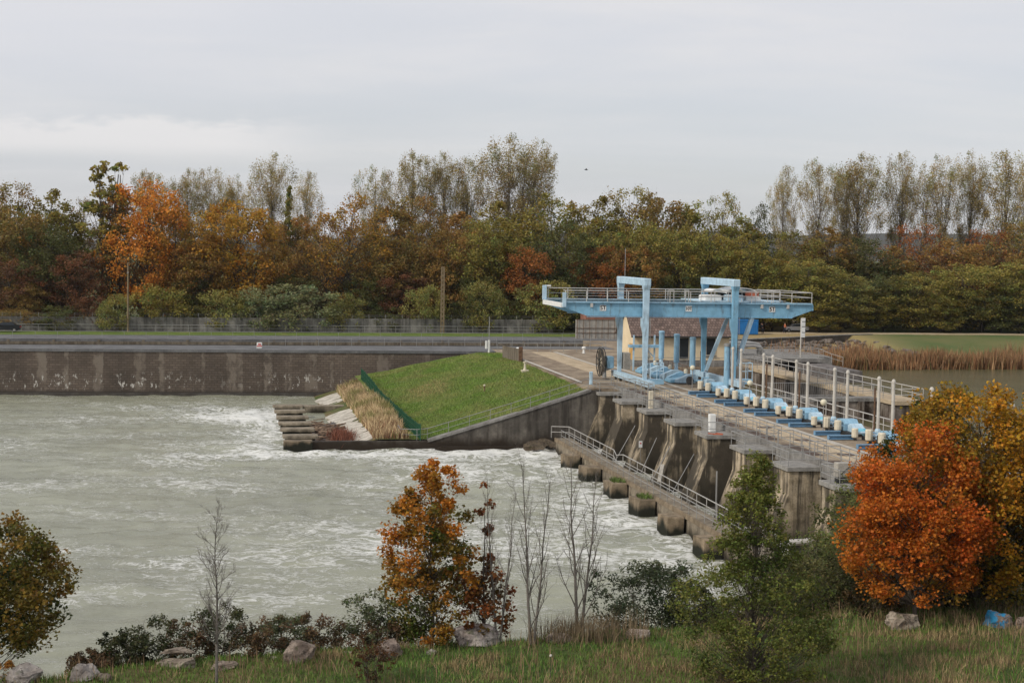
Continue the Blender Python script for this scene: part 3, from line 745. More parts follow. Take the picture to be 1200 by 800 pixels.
for i, u in enumerate(PU):
    prof = [(1.3,-9)]+[(side(z, u), z) for z in (-9,-6.5,-5.6,-4.,-3.,-2.4,-2.1,-1.8,-.62)]+[(-1.,-.62),(-1.,-.9),(1.1,-.9)]
    m = MB(); b = u-1.25; rings = []
    n = len(prof)
    # the buttress is a touch thicker at its foot
    def ring(sgn): return [(v, u+sgn*1.4, z) for v, z in prof]
    m.loft([ring(-1), ring(1)])
    p = m.build('pier', 'pier_concrete', T)
    c = MB().cbox(-4.5, -2.16, u-1.55, u+1.55, -.615, -.34, .02); c.build('cap', 'cap_concrete', p)
    if i < 7:
        uc = u-4.175
        MB().prism([(-1.4,-.85),(-1.1,-.85),(1.0,-6),(1.0,-9),(.6,-9),(.6,-6)], 'y', uc-2.75, uc+2.75).build('gate', 'gate_steel', T)
        m = MB().box(-4.2, 1.2, uc-2.75, uc+2.75, -9, -5.75); m.build('sill', 'dark_wall', T)
        m = MB()
        m.box(-1.8, -.85, uc-2.9, uc+2.9, -.1, .012); m.build('slot', 'slot', T)
# stop-log slots: rail loops on the deck
nm = ['under the crane', 'second from the crane', 'third from the crane', 'fourth from the crane', 'fifth from the crane', 'sixth from the crane', 'nearest the grey cabinet']
for i in range(1, 8):
    u = PU[i-1]-4.175
    railing('grey railing loop round a stop-log slot of the deck, '+nm[i-1], [(-1.9,u-3.0,0),(-.75,u-3.0,0),(-.75,u+3.0,0),(-1.9,u+3.0,0)], .98, 1.5, 'galv', group='slot railings')
# downstream handrail: along the kerb, stepping out round each pier top
railing('long grey handrail on the downstream kerb of the dam deck', [(-2.0, 5.0, .06), (-2.0, -59.5, .06)], 1.05, 2.2, 'galv', r=.034)
nm = ['beside the grass slope', 'just below the crane legs', 'holding the cream box', 'third from the grass slope', 'holding the white box', 'second from the grey cabinet pier', 'next to the grey cabinet pier', 'carrying the grey cabinet']
for i, u in enumerate(PU):
    railing('galvanised railing round the pier top '+nm[i], [(-2.25,u+1.45,-.36),(-4.4,u+1.45,-.36),(-4.4,u-1.45,-.36),(-2.25,u-1.45,-.36)], 1.0, 1.45, 'galv', group='pier top railings')
def cab(label, v, u, z, w, d, h, m='white', legs=.0, name='control_cabinet', cat='cabinet'):
    t = thing(name, label, cat, (v, u, z))
    MB().cbox(v-w/2, v+w/2, u-d/2, u+d/2, z+legs, z+legs+h, .03).build('housing', m, t)
    MB().box(v-w/2+.05, v+w/2-.05, u-d/2-.02, u-d/2-.003, z+legs+.06, z+legs+h-.06).build('door', m, t)
    if legs: MB().box(v-w/2+.06, v+w/2-.06, u-d/2+.06, u+d/2-.06, z-.01, z+legs).build('plinth', 'dark_steel', t)
    return t
cab('slim cream box post standing on a pier top below the crane', -3.4, -14.2, -.36, .36, .36, 1.55, 'cream', 0, 'box_post', 'post')
cab('white box post on the middle pier top', -3.3, -30.9, -.36, .5, .45, 1.35, 'white', 0, 'box_post', 'post')
cab('pale slim box post at the corner of the grass slope and the deck', -4.0, 5.4, -.02, .3, .3, 1.3, 'light_blue', 0, 'box_post', 'post')
c = cab('grey cabinet on a dark plinth on the nearest pier top', -3.5, -56.6, -.36, .95, .6, .85, 'pale_concrete', .4)
MB().tube([(-3.8,-56.95,.2),(-3.2,-56.95,.7)], .02, 4).build('handle', 'dark_steel', c)
one(MB().tube([(-4.1,-32.4,-.31),(-3.7,-32.8,-.3),(-3.4,-32.3,-.31),(-3.1,-32.9,-.3),(-3.6,-33.1,-.3)], .05, 5).tube([(-3.9,-33.,-.3),(-3.2,-33.2,-.3)], .06, 5), 'hose', 'rust_orange', 'orange red hose coil lying on a pier top', 'hose', (-3.5,-32.8,-.36))
# ------------------------------------------------------------------ apron walkway and baffle blocks
WZ0 = -4.35
T = thing('apron_walkway', 'narrow concrete walkway along the foot of the dam piers', 'walkway', (-8.6, -28, WZ0))
MB().box(-9.25, -7.8, -60, -2.6, -9, WZ0).build('wall', 'walk_concrete', T)
MB().box(-9.4, -9.26, -60, -2.6, WZ0-.3, WZ0+.05).build('edge_beam', 'block_concrete', T)
railing('bright handrail on the dam side of the foot walkway', [(-9.4,-1.2,WZ0-.1),(-8.0,-2.6,WZ0),(-7.9,-19,WZ0),(-8.05,-20.4,WZ0-.25),(-7.9,-22,WZ0),(-7.9,-59.5,WZ0)], 1.05, 2.2, 'foot_rail', r=.034)
railing('handrail on the river side of the foot walkway above the baffle blocks', [(-9.2,-4.6,WZ0),(-9.2,-58,WZ0)], .98, 1.7, 'galv')
BU = [(-13.4,-11.6),(-20.6,-18.7),(-29.0,-26.9),(-36.8,-34.7),(-44.0,-42.2),(-52.,-50.2)]
nm = ['farthest off by the wing wall', 'second from the wing wall', 'third from the wing wall with weeds at its back', 'fourth from the wing wall with grass on top', 'fifth from the wing wall, pale with a dark foot', 'nearest and palest, half behind the green tree']
for i, (a, b) in enumerate(BU):
    t = thing('baffle_block', 'mossy baffle block in white water, '+nm[i], 'concrete block', (-10, (a+b)/2, -5), 'baffle blocks')
    rng = random.Random(i); m = MB()
    pts = [(-10.85,b-.15),(-10.6,a+.1),(-9.42,a),(-9.42,b)]
    m.loft([[(x, y, -9) for x, y in pts], [(x+rng.uniform(-.06,.06), y+rng.uniform(-.06,.06), -5.2) for x, y in pts], [(x+rng.uniform(-.05,.05), y+rng.uniform(-.05,.05), -4.62) for x, y in pts], [(x*.97-.3, (y*.94+(a+b)/2*.06), -4.55) for x, y in pts]])
    m.build('block', 'block_concrete', t)
    if i in (2, 3):
        rs = np.random.RandomState(i); n = 260; P = np.stack([rs.uniform(-10.4,-9.5,n)+10, rs.uniform(a+.2,b-.2,n)-(a+b)/2, np.full(n,.42)], 1)
        blades('tuft', P, rs.uniform(.15,.45,n), .04, np.array([[.1,.15,.03]])*rs.uniform(.6,1.3,(n,1)), .4, i, None, parent=t)
# leaning poles and posts in the dark bays
for i, (p, q, r_, l) in enumerate([((-6.8,-14.6,-5.2),(-4.6,-13.6,-1.9),.035,'thin pale pole leaning in the dark bay, nearest the grass slope'),
    ((-6.6,-22.2,-5.2),(-4.9,-21.4,-2.0),.032,'pale pole leaning on a pier foot, second from the grass slope'),
    ((-6.6,-25.6,-5.2),(-4.7,-24.6,-2.3),.032,'pale pole leaning steeply in the middle bay'),
    ((-6.6,-31.6,-5.),(-4.4,-30.,-2.2),.032,'pale pole leaning right against the pier under the white box')]):
    one(MB().tube([p, q], r_, 6), 'leaning_pole', 'galv', l, 'pole', p)
one(MB().bar((-7.2,-30.2,-4.4),(-6.6,-29.,-3.2), .3, .3), 'concrete_beam', 'pale_concrete', 'short pale beam tipped against the walkway rail', 'beam', (-7,-29.5,-4.4))
one(MB().tube([(-6.2,-41,-5.5),(-6.2,-41,-1.9)], .06, 6), 'pole', 'galv', 'single upright grey pole in the bay behind the green tree', 'pole', (-6.2,-41,-5.5))
t = thing('notice_plate', 'small white notice with a red spot on a stick at a pier foot', 'sign', (-5.2,-17.6,-4))
MB().box(-5.35,-5.05,-17.62,-17.58,-3.3,-2.75).build('plate', 'white', t); MB().disc((-5.2,-17.63,-2.95), .07, (0,1,0), .01, 10).build('spot', 'red_paint', t); MB().tube([(-5.2,-17.6,-5.),(-5.2,-17.6,-3.3)], .02, 4).build('stick', 'galv', t)
t = thing('outlet_pipe', 'pale bent outlet pipe lying on the bank beside the nearest pier', 'pipe', (-5,-57,-4))
a = [at(915,636,-4.15), at(935,635,-4.1), at(955,633,-4.), at(962,634,-4.05), at(967,640,-4.6), at(968,650,-5.4)]
MB().tube([dam(p) for p in a], .2, 10).build('pipe', 'pale_rail', t); p = Vector(dam(a[2])); MB().tube([p-Vector((.1,0,0)), p+Vector((.1,0,0))], .28, 10).build('flange', 'rusty', t)
for k, (px, py, s) in enumerate([(628,527,2.2),(640,524,1.8),(650,526,1.5)]):
    p = at(px, py, -5.6); rock(['dark wet rock at the wing wall foot, widest of three','dark wet rock at the wing wall foot, middle of three','dark wet rock at the wing wall foot, closest to the walkway'][k], p, (s*1.3, s, .9), 60+k, (.3,.26,.2))
# ================================================================== hoists, posts and lamps on the deck
def hoist_unit(u, i, label):
    t = thing('gate_hoist', label, 'hoist', (5.5, u, 0), 'gate hoists along the deck')
    for du in (-1.2, -3.8):
        m = MB(); a = u+du
        m.box(2.7, 4.7, a-.16, a+.16, .05, .1).box(2.7, 4.7, a-.16, a+.16, .3, .36).box(2.7, 4.7, a-.04, a+.04, .1, .3).box(2.68, 2.74, a-.16, a+.16, .05, .36)
        m.build('skid_beam', 'skid_blue', t)
    MB().prism([(u+.9,.3),(u+.9,.7),(u+.55,1.08),(u-.35,1.12),(u-.75,.8),(u-.75,.3)], 'x', 5.2, 6.35).build('gearbox', 'sky_blue', t)
    MB().prism([(u-.95,.3),(u-.95,.75),(u-1.3,.9),(u-2.0,.6),(u-2.0,.3)], 'x', 5.4, 6.3).build('gear_cover', 'light_blue', t)
    MB().prism([(u+1.2,.3),(u+1.2,.8),(u+1.6,.85),(u+2.1,.55),(u+2.1,.3)], 'x', 5.5, 6.3).build('gear_cover', 'light_blue', t)
    MB().tube([(5.9,u-2.0,.45),(5.9,u-2.8,.45)], .2, 10).ball((5.9,u-2.8,.45), .27).build('coupling', 'teal', t)
    MB().tube([(6.4,u+3.4,.45),(6.4,u-4.3,.45)], .06, 6).build('drive_shaft', 'skid_blue', t)
    MB().box(5.1, 6.6, u-2.2, u+2.2, .03, .28).box(5.3,6.2,u-4.5,u-3.7,.03,.3).build('base_plate', 'dark_steel', t)
    MB().bar((4.9,u+.2,.62),(5.6,u+.9,.7), .3, .3).build('dark_motor', 'dark_steel', t)
    for k, (dv, du, s) in enumerate([(4.6, 1.2, 1.), (4.8, -.5, .95), (4.6, -4.1, .85)]):
        z0 = .3 if k < 2 else .2; m = MB()
        rr = [(.2*s,0),(.26*s,.03),(.28*s,.08),(.28*s,.72*s),(.25*s,.79*s),(.1*s,.8*s)]; m.lathe((dv, u+du, z0), rr, 12 if k else 8)
        m.build('motor', 'cream', t)
        MB().tube([(dv,u+du,z0+.03),(dv+.05,u+du,.0)], .12, 8).build('motor_foot', 'dark_steel', t)
        MB().tube([(dv+.2,u+du,z0+.35),(5.4,u+du,.55)], .1, 8).build('motor_shaft', 'light_blue', t)
    return t
hl = ['farthest cream and blue hoist, at the crane leg', 'second cream and blue hoist from the crane leg', 'third cream and blue hoist from the crane leg', 'fourth cream and blue hoist from the crane leg', 'fifth cream and blue hoist from the crane leg', 'nearest cream and blue hoist, left of the red tree']
HUc = [-4.5-7.75*i for i in range(6)]
h0 = hoist_unit(HUc[0], 0, hl[0])
for i in range(1, 6):
    h = copy_tree(h0); h.location = W(5.5, HUc[i]); h['label'] = hl[i]
def gate_post(label, v, u, h=4.2, m='post_cream', r=.125):
    t = thing('stem_post', label, 'post', (v, u, 0), 'gate stem posts')
    MB().tube([(v,u,0),(v,u,h)], r, 10, r*.92).build('tube', m, t); MB().lathe((v,u,h), [(r*1.25,-.12),(r*1.25,0),(r*.9,.12),(r*.2,.17)], 10).build('cap', m, t)
    MB().lathe((v,u,0), [(r*1.9,.0),(r*1.9,.3),(r*1.2,.45)], 10).build('foot', 'light_blue', t)
    return t
PP = [-3.2,-5.6,-11.7,-14.,-19.7,-22.3,-28.,-30.6,-36.4,-38.9,-45.,-47.7,-53.5,-56.]
for i, u in enumerate(PP):
    lab = f'cream stem post behind the hoists, {ORD[i]} of fourteen counted from the crane'
    if i == 0: p0 = gate_post(lab, 7.8, u)
    else: p = copy_tree(p0); p.location = W(7.8, u); p['label'] = lab
# older bays: blue cylinders on sloped blue frames
def cyl_unit(u, label, h=4.5, v=7.2):
    t = thing('cylinder_hoist', label, 'hoist', (v, u, 0), 'blue cylinder hoists')
    MB().tube([(v,u,1.6),(v,u,h)], .3, 14).build('cylinder', 'sky_blue', t); MB().lathe((v,u,h), [(.34,-.1),(.34,.05),(.26,.14),(.1,.16)], 14).build('cap', 'sky_blue', t)
    MB().tube([(v,u,.3),(v,u,1.62)], .2, 10).build('stem', 'light_blue', t)
    MB().box(v-.5, v+.5, u-.5, u+.5, .1, .75).build('housing', 'light_blue', t)
    MB().lathe((v-.6,u+.3,.9), [(.2,0),(.2,.35),(.1,.45)], 10).build('lubricator', 'cream', t)
    for k, du in enumerate((-1.5, 1.6)):
        MB().prism([(v-2.2,.1),(v-2.2,.4),(v-.9,.95),(v-.2,.95),(v-.2,.1)], 'y', u+du-.35, u+du+.35).build('cheek_plate', 'sky_blue' if k else 'light_blue', t)
    MB().prism([(v-2.6,.05),(v-2.6,.3),(v-.6,.55),(v-.6,.05)], 'y', u-1.1, u+1.2).build('bed_frame', 'blue', t)
    return t
cl = ['blue cylinder hoist nearest the house door', 'blue cylinder hoist before the dark house window', 'blue cylinder hoist closest to the rear crane leg']
c0 = cyl_unit(18.9, cl[0])
for i, u in enumerate((13.2, 7.6)): c = copy_tree(c0); c.location = W(7.2, u); c['label'] = cl[i+1]
t = thing('cylinder_hoist', 'blue cylinder with a dark cap behind the front right crane leg', 'hoist', (8.6, .8, 0), 'blue cylinder hoists')
MB().tube([(8.6,.8,.0),(8.6,.8,4.3)], .3, 12).build('cylinder', 'sky_blue', t); MB().lathe((8.6,.8,4.3), [(.36,-.15),(.36,.05),(.2,.14)], 12).build('cap', 'galv', t)
t = thing('valve_cluster', 'dark round valve and small pipes beside the right crane leg', 'valve', (6.2, 2.2, 0))
MB().disc((5.4,2.6,.6), .42, (1,.4,0), .3, 16).build('valve_wheel', 'dark_steel', t)
MB().tube([(5.6,2.6,.6),(6.6,2.4,.6),(6.6,2.4,0)], .12, 8).tube([(6.2,1.2,0),(6.2,1.2,1.),(6.9,1.2,1.)], .1, 8).build('pipe', 'sky_blue', t)
MB().box(6.8,7.6,1.5,2.6,.02,.8).build('pump_housing', 'light_blue', t)
# small blue gantry frame at the house
t = thing('hoist_frame', 'small light blue steel frame with a platform in front of the house', 'steel frame', (6.5, 22, 0))
for v in (4.9, 7.3): MB().box(v-.08, v+.08, 22-.08, 22+.08, 0, 4.0).build('post', 'light_blue', t)
MB().box(4.4, 8.0, 21.5, 22.6, 2.6, 2.9).build('platform', 'sky_blue', t); MB().bar((6.2,22,2.6),(7.3,22,1.5), .1, .1).build('brace', 'sky_blue', t)
railing('thin railing on the gear bays before the house', [(9.1,26,0),(9.1,5,0)], 1.05, 1.8, 'rusty')
railing('grey railing along the house front', [(6.4,27.2,0),(17.5,27.2,0)], 1.1, 1.6, 'galv')
railing('bright two rail railing on the upstream edge of the deck behind the posts', [(9.05,1,0),(9.05,-59,0)], 1.05, 1.9, 'pale_rail', r=.038)
for i, (px, py, h) in enumerate([(847,445,3.), (882,467,3.2), (922,478,3.2), (966,490,3.9), (1017,503,3.2)]):
    p = at(px, py, 0); v, u, _ = dam(p); v = 8.95; 
    one(MB().tube([(v,u,0),(v,u,h)], .07, 6), 'thin_pole', 'rusty' if i != 3 else 'galv', 'thin brown pole on the upstream edge of the deck, '+ORD[i]+' counted from the crane', 'pole', (v,u,0), 'thin poles')
def lamp(label, v, u, h=2.3):
    t = thing('globe_lamp', label, 'lamp', (v, u, 0), 'globe lamps')
    MB().tube([(v,u,0),(v,u,h-.2)], .035, 6).build('pole', 'galv', t); MB().ball((v,u,h), .25, 14).build('globe', 'globe', t, smooth=True); MB().box(v-.15,v+.15,u-.15,u+.15,0,.05).build('foot', 'dark_steel', t); return t
ll = ['globe lamp on a thin pole nearest the red tree', 'globe lamp on a thin pole right of the front crane leg', 'globe lamp on a thin pole at the rear right crane leg', 'globe lamp on a thin pole before the house window']
g0 = lamp(ll[0], 4., -35.1)
for l, u in zip(ll[1:], (-18.8, -2.6, 12.8)): g = copy_tree(g0); g.location = W(4., u); g['label'] = l
# ================================================================== gantry crane
T = thing('gantry_crane', 'light blue gantry crane straddling the dam deck with railed top platform', 'crane', (4.5, 4.8, 0))
LV = (0., 9.); LU = (0., 9.6)
for v in LV:
    for u in LU:
        m = MB(); f = 1 if u == 0 else -1
        def ring(z, a, b): return [(v-a,u-b,z),(v+a,u-b,z),(v+a,u+b,z),(v-a,u+b,z)]
        m.loft([ring(.85,.17,.18), ring(2.2,.2,.2), ring(6.2,.26,.23), ring(9.6,.28,.25), ring(10.05,.34,.42)])
        m.prism([(v-.24,6.9),(v-.46,6.9),(v-.46,6.2),(v-.24,5.3)], 'y', u-.2, u+.2)
        m.build('leg', 'blue' if v else 'light_blue', T)  # left legs take a paler blue, side light painted into the colour
    MB().cbox(v-.36, v+.36, LU[0]-.42, LU[1]+.42, 10.05, 10.72, .06).build('portal_beam', 'light_blue', T)  # paler than the girders: light on the beam put into the paint
    s = MB().box(v-.28, v+.28, -2.6, 11.8, .38, .95); s.build('sill_beam', 'light_blue', T)
    for u in (-2.0, -.8, 9., 10.8):
        MB().disc((v, u, .28), .26, (1,0,0), .2, 16).build('wheel', 'dark_steel', T)
    MB().box(v-.06, v+.06, -58, 24, -.02, .045).build('crane_rail', 'dark_steel', None, (v, -20, 0)) if False else None
for k, u in enumerate((.62, 8.98)):
    m = MB().prism([(-8.,8.3),(-8.,7.85),(-5.7,7.05),(15.1,7.0),(17.1,7.7),(17.1,8.3)], 'y', u-.12, u+.12); m.build('girder', 'blue', T)
    MB().box(-8.05, 17.15, u-.34, u+.34, 8.3, 8.44).build('walkway', 'sky_blue', T)
    MB().box(-5.7, 15.1, u-.26, u+.26, 6.95, 7.0-.004).build('flange', 'blue', T)
    m = MB()
    for v in np.arange(-4.5, 15, 2.4):
        m.box(v-.03, v+.03, u-(.2 if k == 0 else .2), u-.121, 7.05, 8.29)
    if False: m.build('stiffener', 'blue', T)
MB().prism([(.5,7.85),(.5,8.28),(9.1,8.28),(9.1,7.85)], 'x', -8.28, -8.02).build('end_beam', 'white', T)  # white instead of blue: skylight on this end face put into the colour
MB().box(-8.3,-7.95, 8.75, 9.25, 8.3, 9.75).build('end_post', 'light_blue', T); MB().bar((-8.1,8.9,9.7),(-7.5,8.9,9.7), .2,.16).build('end_arm', 'white', T)
MB().prism([(.5,7.7),(.5,8.28),(9.1,8.28),(9.1,7.7)], 'x', 17.12, 17.3).build('end_beam', 'blue', T)
for v in (-4.6, 3.6, 12.6): MB().box(v-.15, v+.15, .75, 8.85, 7.7, 8.2).build('cross_beam', 'blue', T)
m = MB()
for u in (1.5, 8.0): m.box(-8, 17.1, u-.5, u+.5, 8.38, 8.42)
m.build('deck_grating', 'grey_concrete', T)
def crane_rail(u, v0, v1):
    for z, r in ((9.48,.045),(8.98,.032)): MB().tube([(v0,u,z),(v1,u,z)], r, 5).build('rail', 'galv' if r < .04 else 'pale_rail', T)
    n = round((v1-v0)/2.05)
    for i in range(n+1):
        v = v0+(v1-v0)*i/n; MB().tube([(v,u,8.4),(v,u,9.48)], .04, 5).build('rail_post', 'pale_rail', T)
crane_rail(.34, -7.9, 17.05); crane_rail(9.26, -7.7, 17.05)
for v in (-7.9, 17.05):
    for z in (9.48, 8.98): MB().tube([(v,.34,z),(v,9.26,z)] if v > 0 else [(v,.34,z),(v,1.3,z)], .04, 5).build('rail', 'pale_rail', T)
MB().box(-8.16,-7.85,.2,.5,7.9,9.3).build('end_bracket', 'light_blue', T)
for v in (-5.3, 11.9, 14.6): MB().box(v-.12, v+.12, .3, .48, 7.9, 8.32).build('bracket', 'pale_rail', T)
for v0, v1 in ((2.4,3.0),(4.2,4.5)): MB().box(v0, v0+.06, .8, .9, 8.42, 9.6).box(v1, v1+.06, .8, .9, 8.42, 9.6).box(v0, v1+.06, .8, .9, 9.55, 9.62).build('gate_frame', 'pale_rail', T)
MB().bar((9.2,9.5,.9),(11.6,9.2,7.05), .36, .36).build('brace', 'light_blue', T); MB().bar((9.25,.1,2.3),(11.0,.62,7.0), .36, .36).build('brace', 'light_blue', T)
# trolley
tr = bpy.data.objects.new('trolley', None); COL.objects.link(tr); tr.parent = T; tr['_b'] = T['_b']
MB().box(6.0, 14.2, 1.6, 8.2, 8.45, 8.58).build('carriage', 'light_blue', tr)
MB().cbox(6.6, 8.4, 2.2, 4.2, 8.58, 9.1, .1).build('winch_housing', 'white', tr); MB().cbox(9.0, 10.6, 2.0, 3.8, 8.58, 9.15, .1).build('gear_housing', 'light_blue', tr); MB().cbox(10.9, 12.4, 2.0, 3.6, 8.58, 9.0, .1).build('motor_housing', 'white', tr)
MB().tube([(9.1,5.2,9.0),(12.6,5.2,9.0)], .45, 14).build('rope_drum', 'dark_steel', tr)
arc = [(9.0+1.6*(1-math.cos(a)), 9.35+.5*math.sin(a)) for a in [math.pi*i/10 for i in range(11)]]; arc2 = [(v, z-.06) for v, z in reversed(arc)]
MB().prism(arc+arc2, 'y', 2.6, 6.4).build('canopy', 'white', tr)
arc = [(7.6+.6*(1-math.cos(a)), 9.45+.25*math.sin(a)) for a in [math.pi*i/8 for i in range(9)]]; MB().prism(arc+[(v, z-.05) for v, z in reversed(arc)], 'y', 3., 5.6).build('canopy', 'white', tr)
for v in (9.05, 12.15):
    for u in (2.7, 6.3): MB().tube([(v,u,8.5),(v,u,9.38)], .05, 5).build('canopy_post', 'galv', tr)
MB().box(11.0, 12.4, 2.75, 2.85, 8.95, 9.55).build('red_panel', 'rust_orange', tr)
for z in (9.55, 9.05): MB().tube([(6.0,1.5,z),(14.2,1.5,z),(14.2,8.2,z)], .04, 5).build('rail', 'pale_rail', tr)
for v in (6.0,7.4,8.8,10.2,11.6,12.9,13.5,14.2): MB().tube([(v,1.5,8.5),(v,1.5,9.55)], .035, 5).build('rail_post', 'pale_rail', tr)
# number plates
def plate(v, text):
    p = MB().box(v-.31, v+.31, .46, .485, 7.55, 8.1).build('sign_plate', 'white', T)
    cu = bpy.data.curves.new('lettering', 'FONT'); cu.body = text; cu.size = .56; cu.align_x = 'CENTER'; cu.align_y = 'CENTER'; cu.extrude = .006; cu.offset = .012; cu.space_character = .95
    if len(text) > 2: cu.size = .42
    tmp = bpy.data.objects.new('tmp', cu); COL.objects.link(tmp); me = bpy.data.meshes.new_from_object(tmp.evaluated_get(bpy.context.evaluated_depsgraph_get())); bpy.data.objects.remove(tmp)
    me.materials.clear(); me.materials.append(M['ink']); me.name = 'lettering'; o = bpy.data.objects.new('lettering', me); COL.objects.link(o); o.parent = p
    b = T['_b']; o.location = (v-b[0], .452-b[1], 7.825-b[2]); o.rotation_euler = (R(90), 0, 0)
plate(-4.15, '5T'); plate(4.45, '10T'); plate(13.0, '5T')
# access cages at the front legs
for v in LV:
    k = MB().box(v+.3, v+1.75, -.7, .7, .55, 1.0); k.build('cage_platform', 'sky_blue', T)
    m = MB()
    for a, b in ((v+.4,-.65),(v+1.7,-.65),(v+1.7,.65),(v+1.05,-.65)): m.tube([(a,b,1.),(a,b,2.6)], .04, 5)
    for z in (1.8, 2.6): m.tube([(v+.4,-.65,z),(v+1.7,-.65,z),(v+1.7,.65,z)], .04, 5)
    m.build('cage_rail', 'light_blue', T)
    m = MB()
    for du in (-.2, .2): m.tube([(v+.42,du,1.),(v+.42,du,7.)], .03, 4)
    for z in np.arange(1.3, 7., .35): m.tube([(v+.42,-.2,z),(v+.42,.2,z)], .02, 4)
    m.build('ladder', 'galv', T)
MB().tube([(-.15,11.2,8.4),(-.15,11.2,14.2)], .03, 5).build('aerial', 'galv', T) if False else MB().tube([(.3,9.2,10.7),(.3,9.2,13.6)], .03, 5).build('aerial', 'galv', T)
# cable reel and cabinet on the rear left leg
m = MB()
m.disc((-1.35,11.9,1.75), 1.42, (1,0,0), .1, 32); m.build('reel_disc', 'wood', T)
m = MB(); ca = Vector((1,0,0)); e1 = Vector((0,0,1)); e2 = ca.cross(e1)
for off in (-.16, .16): m.tube([Vector((-1.35,11.9,1.75))+ca*off+(e1*math.cos(a)+e2*math.sin(a))*1.46 for a in [2*math.pi*i/32 for i in range(33)]], .05, 5)
for i in range(10): a = 2*math.pi*i/10; m.tube([Vector((-1.35,11.9,1.75))-ca*.17, Vector((-1.35,11.9,1.75))-ca*.17+(e1*math.cos(a)+e2*math.sin(a))*1.46], .035, 4)
m.build('reel_rim', 'dark_steel', T)
MB().disc((-1.2,11.9,1.75), .5, ca, .5, 16).build('reel_drum', 'cream', T)
MB().cbox(-1.0,-.3,10.6,11.9,1.2,2.4,.05).build('reel_motor', 'sky_blue', T); MB().tube([(-1.2,11.0,.2),(-1.2,11.0,1.0),(-.5,11.0,1.3)], .22, 8).build('cable_elbow', 'galv', T)
MB().cbox(.35,1.05,9.1,10.2,1.2,2.9,.04).build('cabinet', 'pale_concrete', T)
# ================================================================== house
T = thing('pump_house', 'cream rendered house with brown tiled roof behind the crane', 'house', (12.3, 31, 0))
H0, H1, G0, G1 = 6.6, 18.1, 28., 34.4; uc = (G0+G1)/2; HR = 6.9
MB().box(H0, H1, G0, G1, -.2, 3.9).prism([(G0,3.9),(G1,3.9),(uc,HR-.1)], 'x', H0, H1).build('wall', 'house_wall', T)
MB().box(H0-.06, H1+.06, G0-.06, G1+.06, -.25, .75).build('plinth', 'grey_concrete', T)
for s in (-1, 1):
    e = G0-.55 if s < 0 else G1+.55; ez = 3.9-.55*(HR-3.9)/((G1-G0)/2)+.06; rf = bpy.data.meshes.new('roof')
    m = MB().prism([(e,ez),(e,ez+.16),(uc,HR+.16),(uc,HR)], 'x', H0-.5, H1+.5)
    o = m.build('roof', 'roof_tile', T)
    if s < 0: MB().tube([(H0-.5,e-.07,ez+.02),(H1+.5,e-.07,ez+.02)], .08, 6).build('gutter', 'dark_steel', o)
MB().box(H0-.04, H0-.004, 28.6, 30., .0, 2.6).build('door', 'ochre', T)
for v0, z0, z1 in ((12.05, .9, 3.3), (15.3, 1.4, 3.3)):
    w = MB().box(v0-.1, v0+1.15, G0-.07, G0-.004, z0-.1, z1+.1).build('window', 'house_trim', T)
    MB().box(v0, v0+1.05, G0-.09, G0-.072, z0, z1).build('pane', 'glass', w); MB().box(v0-.15, v0+1.2, G0-.2, G0-.01, z0-.22, z0-.11).build('sill', 'grey_concrete', w)
MB().box(8.0,8.05,G0-.12,G0-.01,0,3.7).box(9.6,9.65,G0-.12,G0-.01,0,3.7).build('downpipe', 'galv', T)
MB().box(12.6, 12.85, G0-.2, G0-.01, 3.55, 3.75).build('wall_lamp', 'white', T)
# ================================================================== forebay and upstream works
T = thing('training_wall', 'long upstream concrete wall topped by a pale walkway beyond the stem posts', 'wall', (21, 10, 0))
MB().box(20.2, 22.9, -12.5, 33, -9, -.32).build('wall', 'stained', T); MB().box(20.0, 23.1, -12.7, 33, -.315, .05).build('walkway', 'lane', T)
m = MB()
for u in np.arange(-6, 32, 4.): m.box(19.8, 20.19, u, u+.5, -9, -.33)
m.build('buttress', 'stained', T)
railing('two rail railing on the river side of the upstream walkway', [(20.1,33,.05),(20.1,-12.4,.05)], 1.1, 2.3, 'galv', r=.036)
railing('two rail railing on the far side of the upstream walkway', [(23.0,33,.05),(23.0,-12.4,.05),(20.1,-12.4,.05)], 1.1, 2.3, 'pale_rail', r=.036)
T = thing('cross_wall', 'stained concrete cross wall joining the dam to the upstream walkway', 'wall', (15, -8, 0))
MB().box(9.25, 20.15, -9.2, -7.6, -9, -.3).build('wall', 'stained', T); MB().box(9.22, 20.15, -9.35, -7.5, -.295, .02).build('coping', 'grey_concrete', T)
m_ = MB()
for v in (10.5, 13., 15.5, 18.): MB().box(v, v+.5, -9.65, -9.21, -9, -.31).build('buttress', 'stained', T)
t = thing('bar_fence', 'grey vertical bar fence standing on the cross wall', 'fence', (12.5, -8.2, 0))
m = MB()
for z in (.2, 1.35): m.tube([(9.3,-8.3,z),(16.6,-8.3,z)], .03, 5)
m.build('rail', 'galv', t); m = MB()
for v in np.arange(9.35, 16.6, .2): m.tube([(v,-8.3,.05),(v,-8.3,1.4)], .022, 4)
m.build('bars', 'galv', t)
railing('plain railing continuing the bar fence on the cross wall', [(16.8,-8.3,.02),(20.,-8.3,.02)], 1.1, 1.6, 'galv')
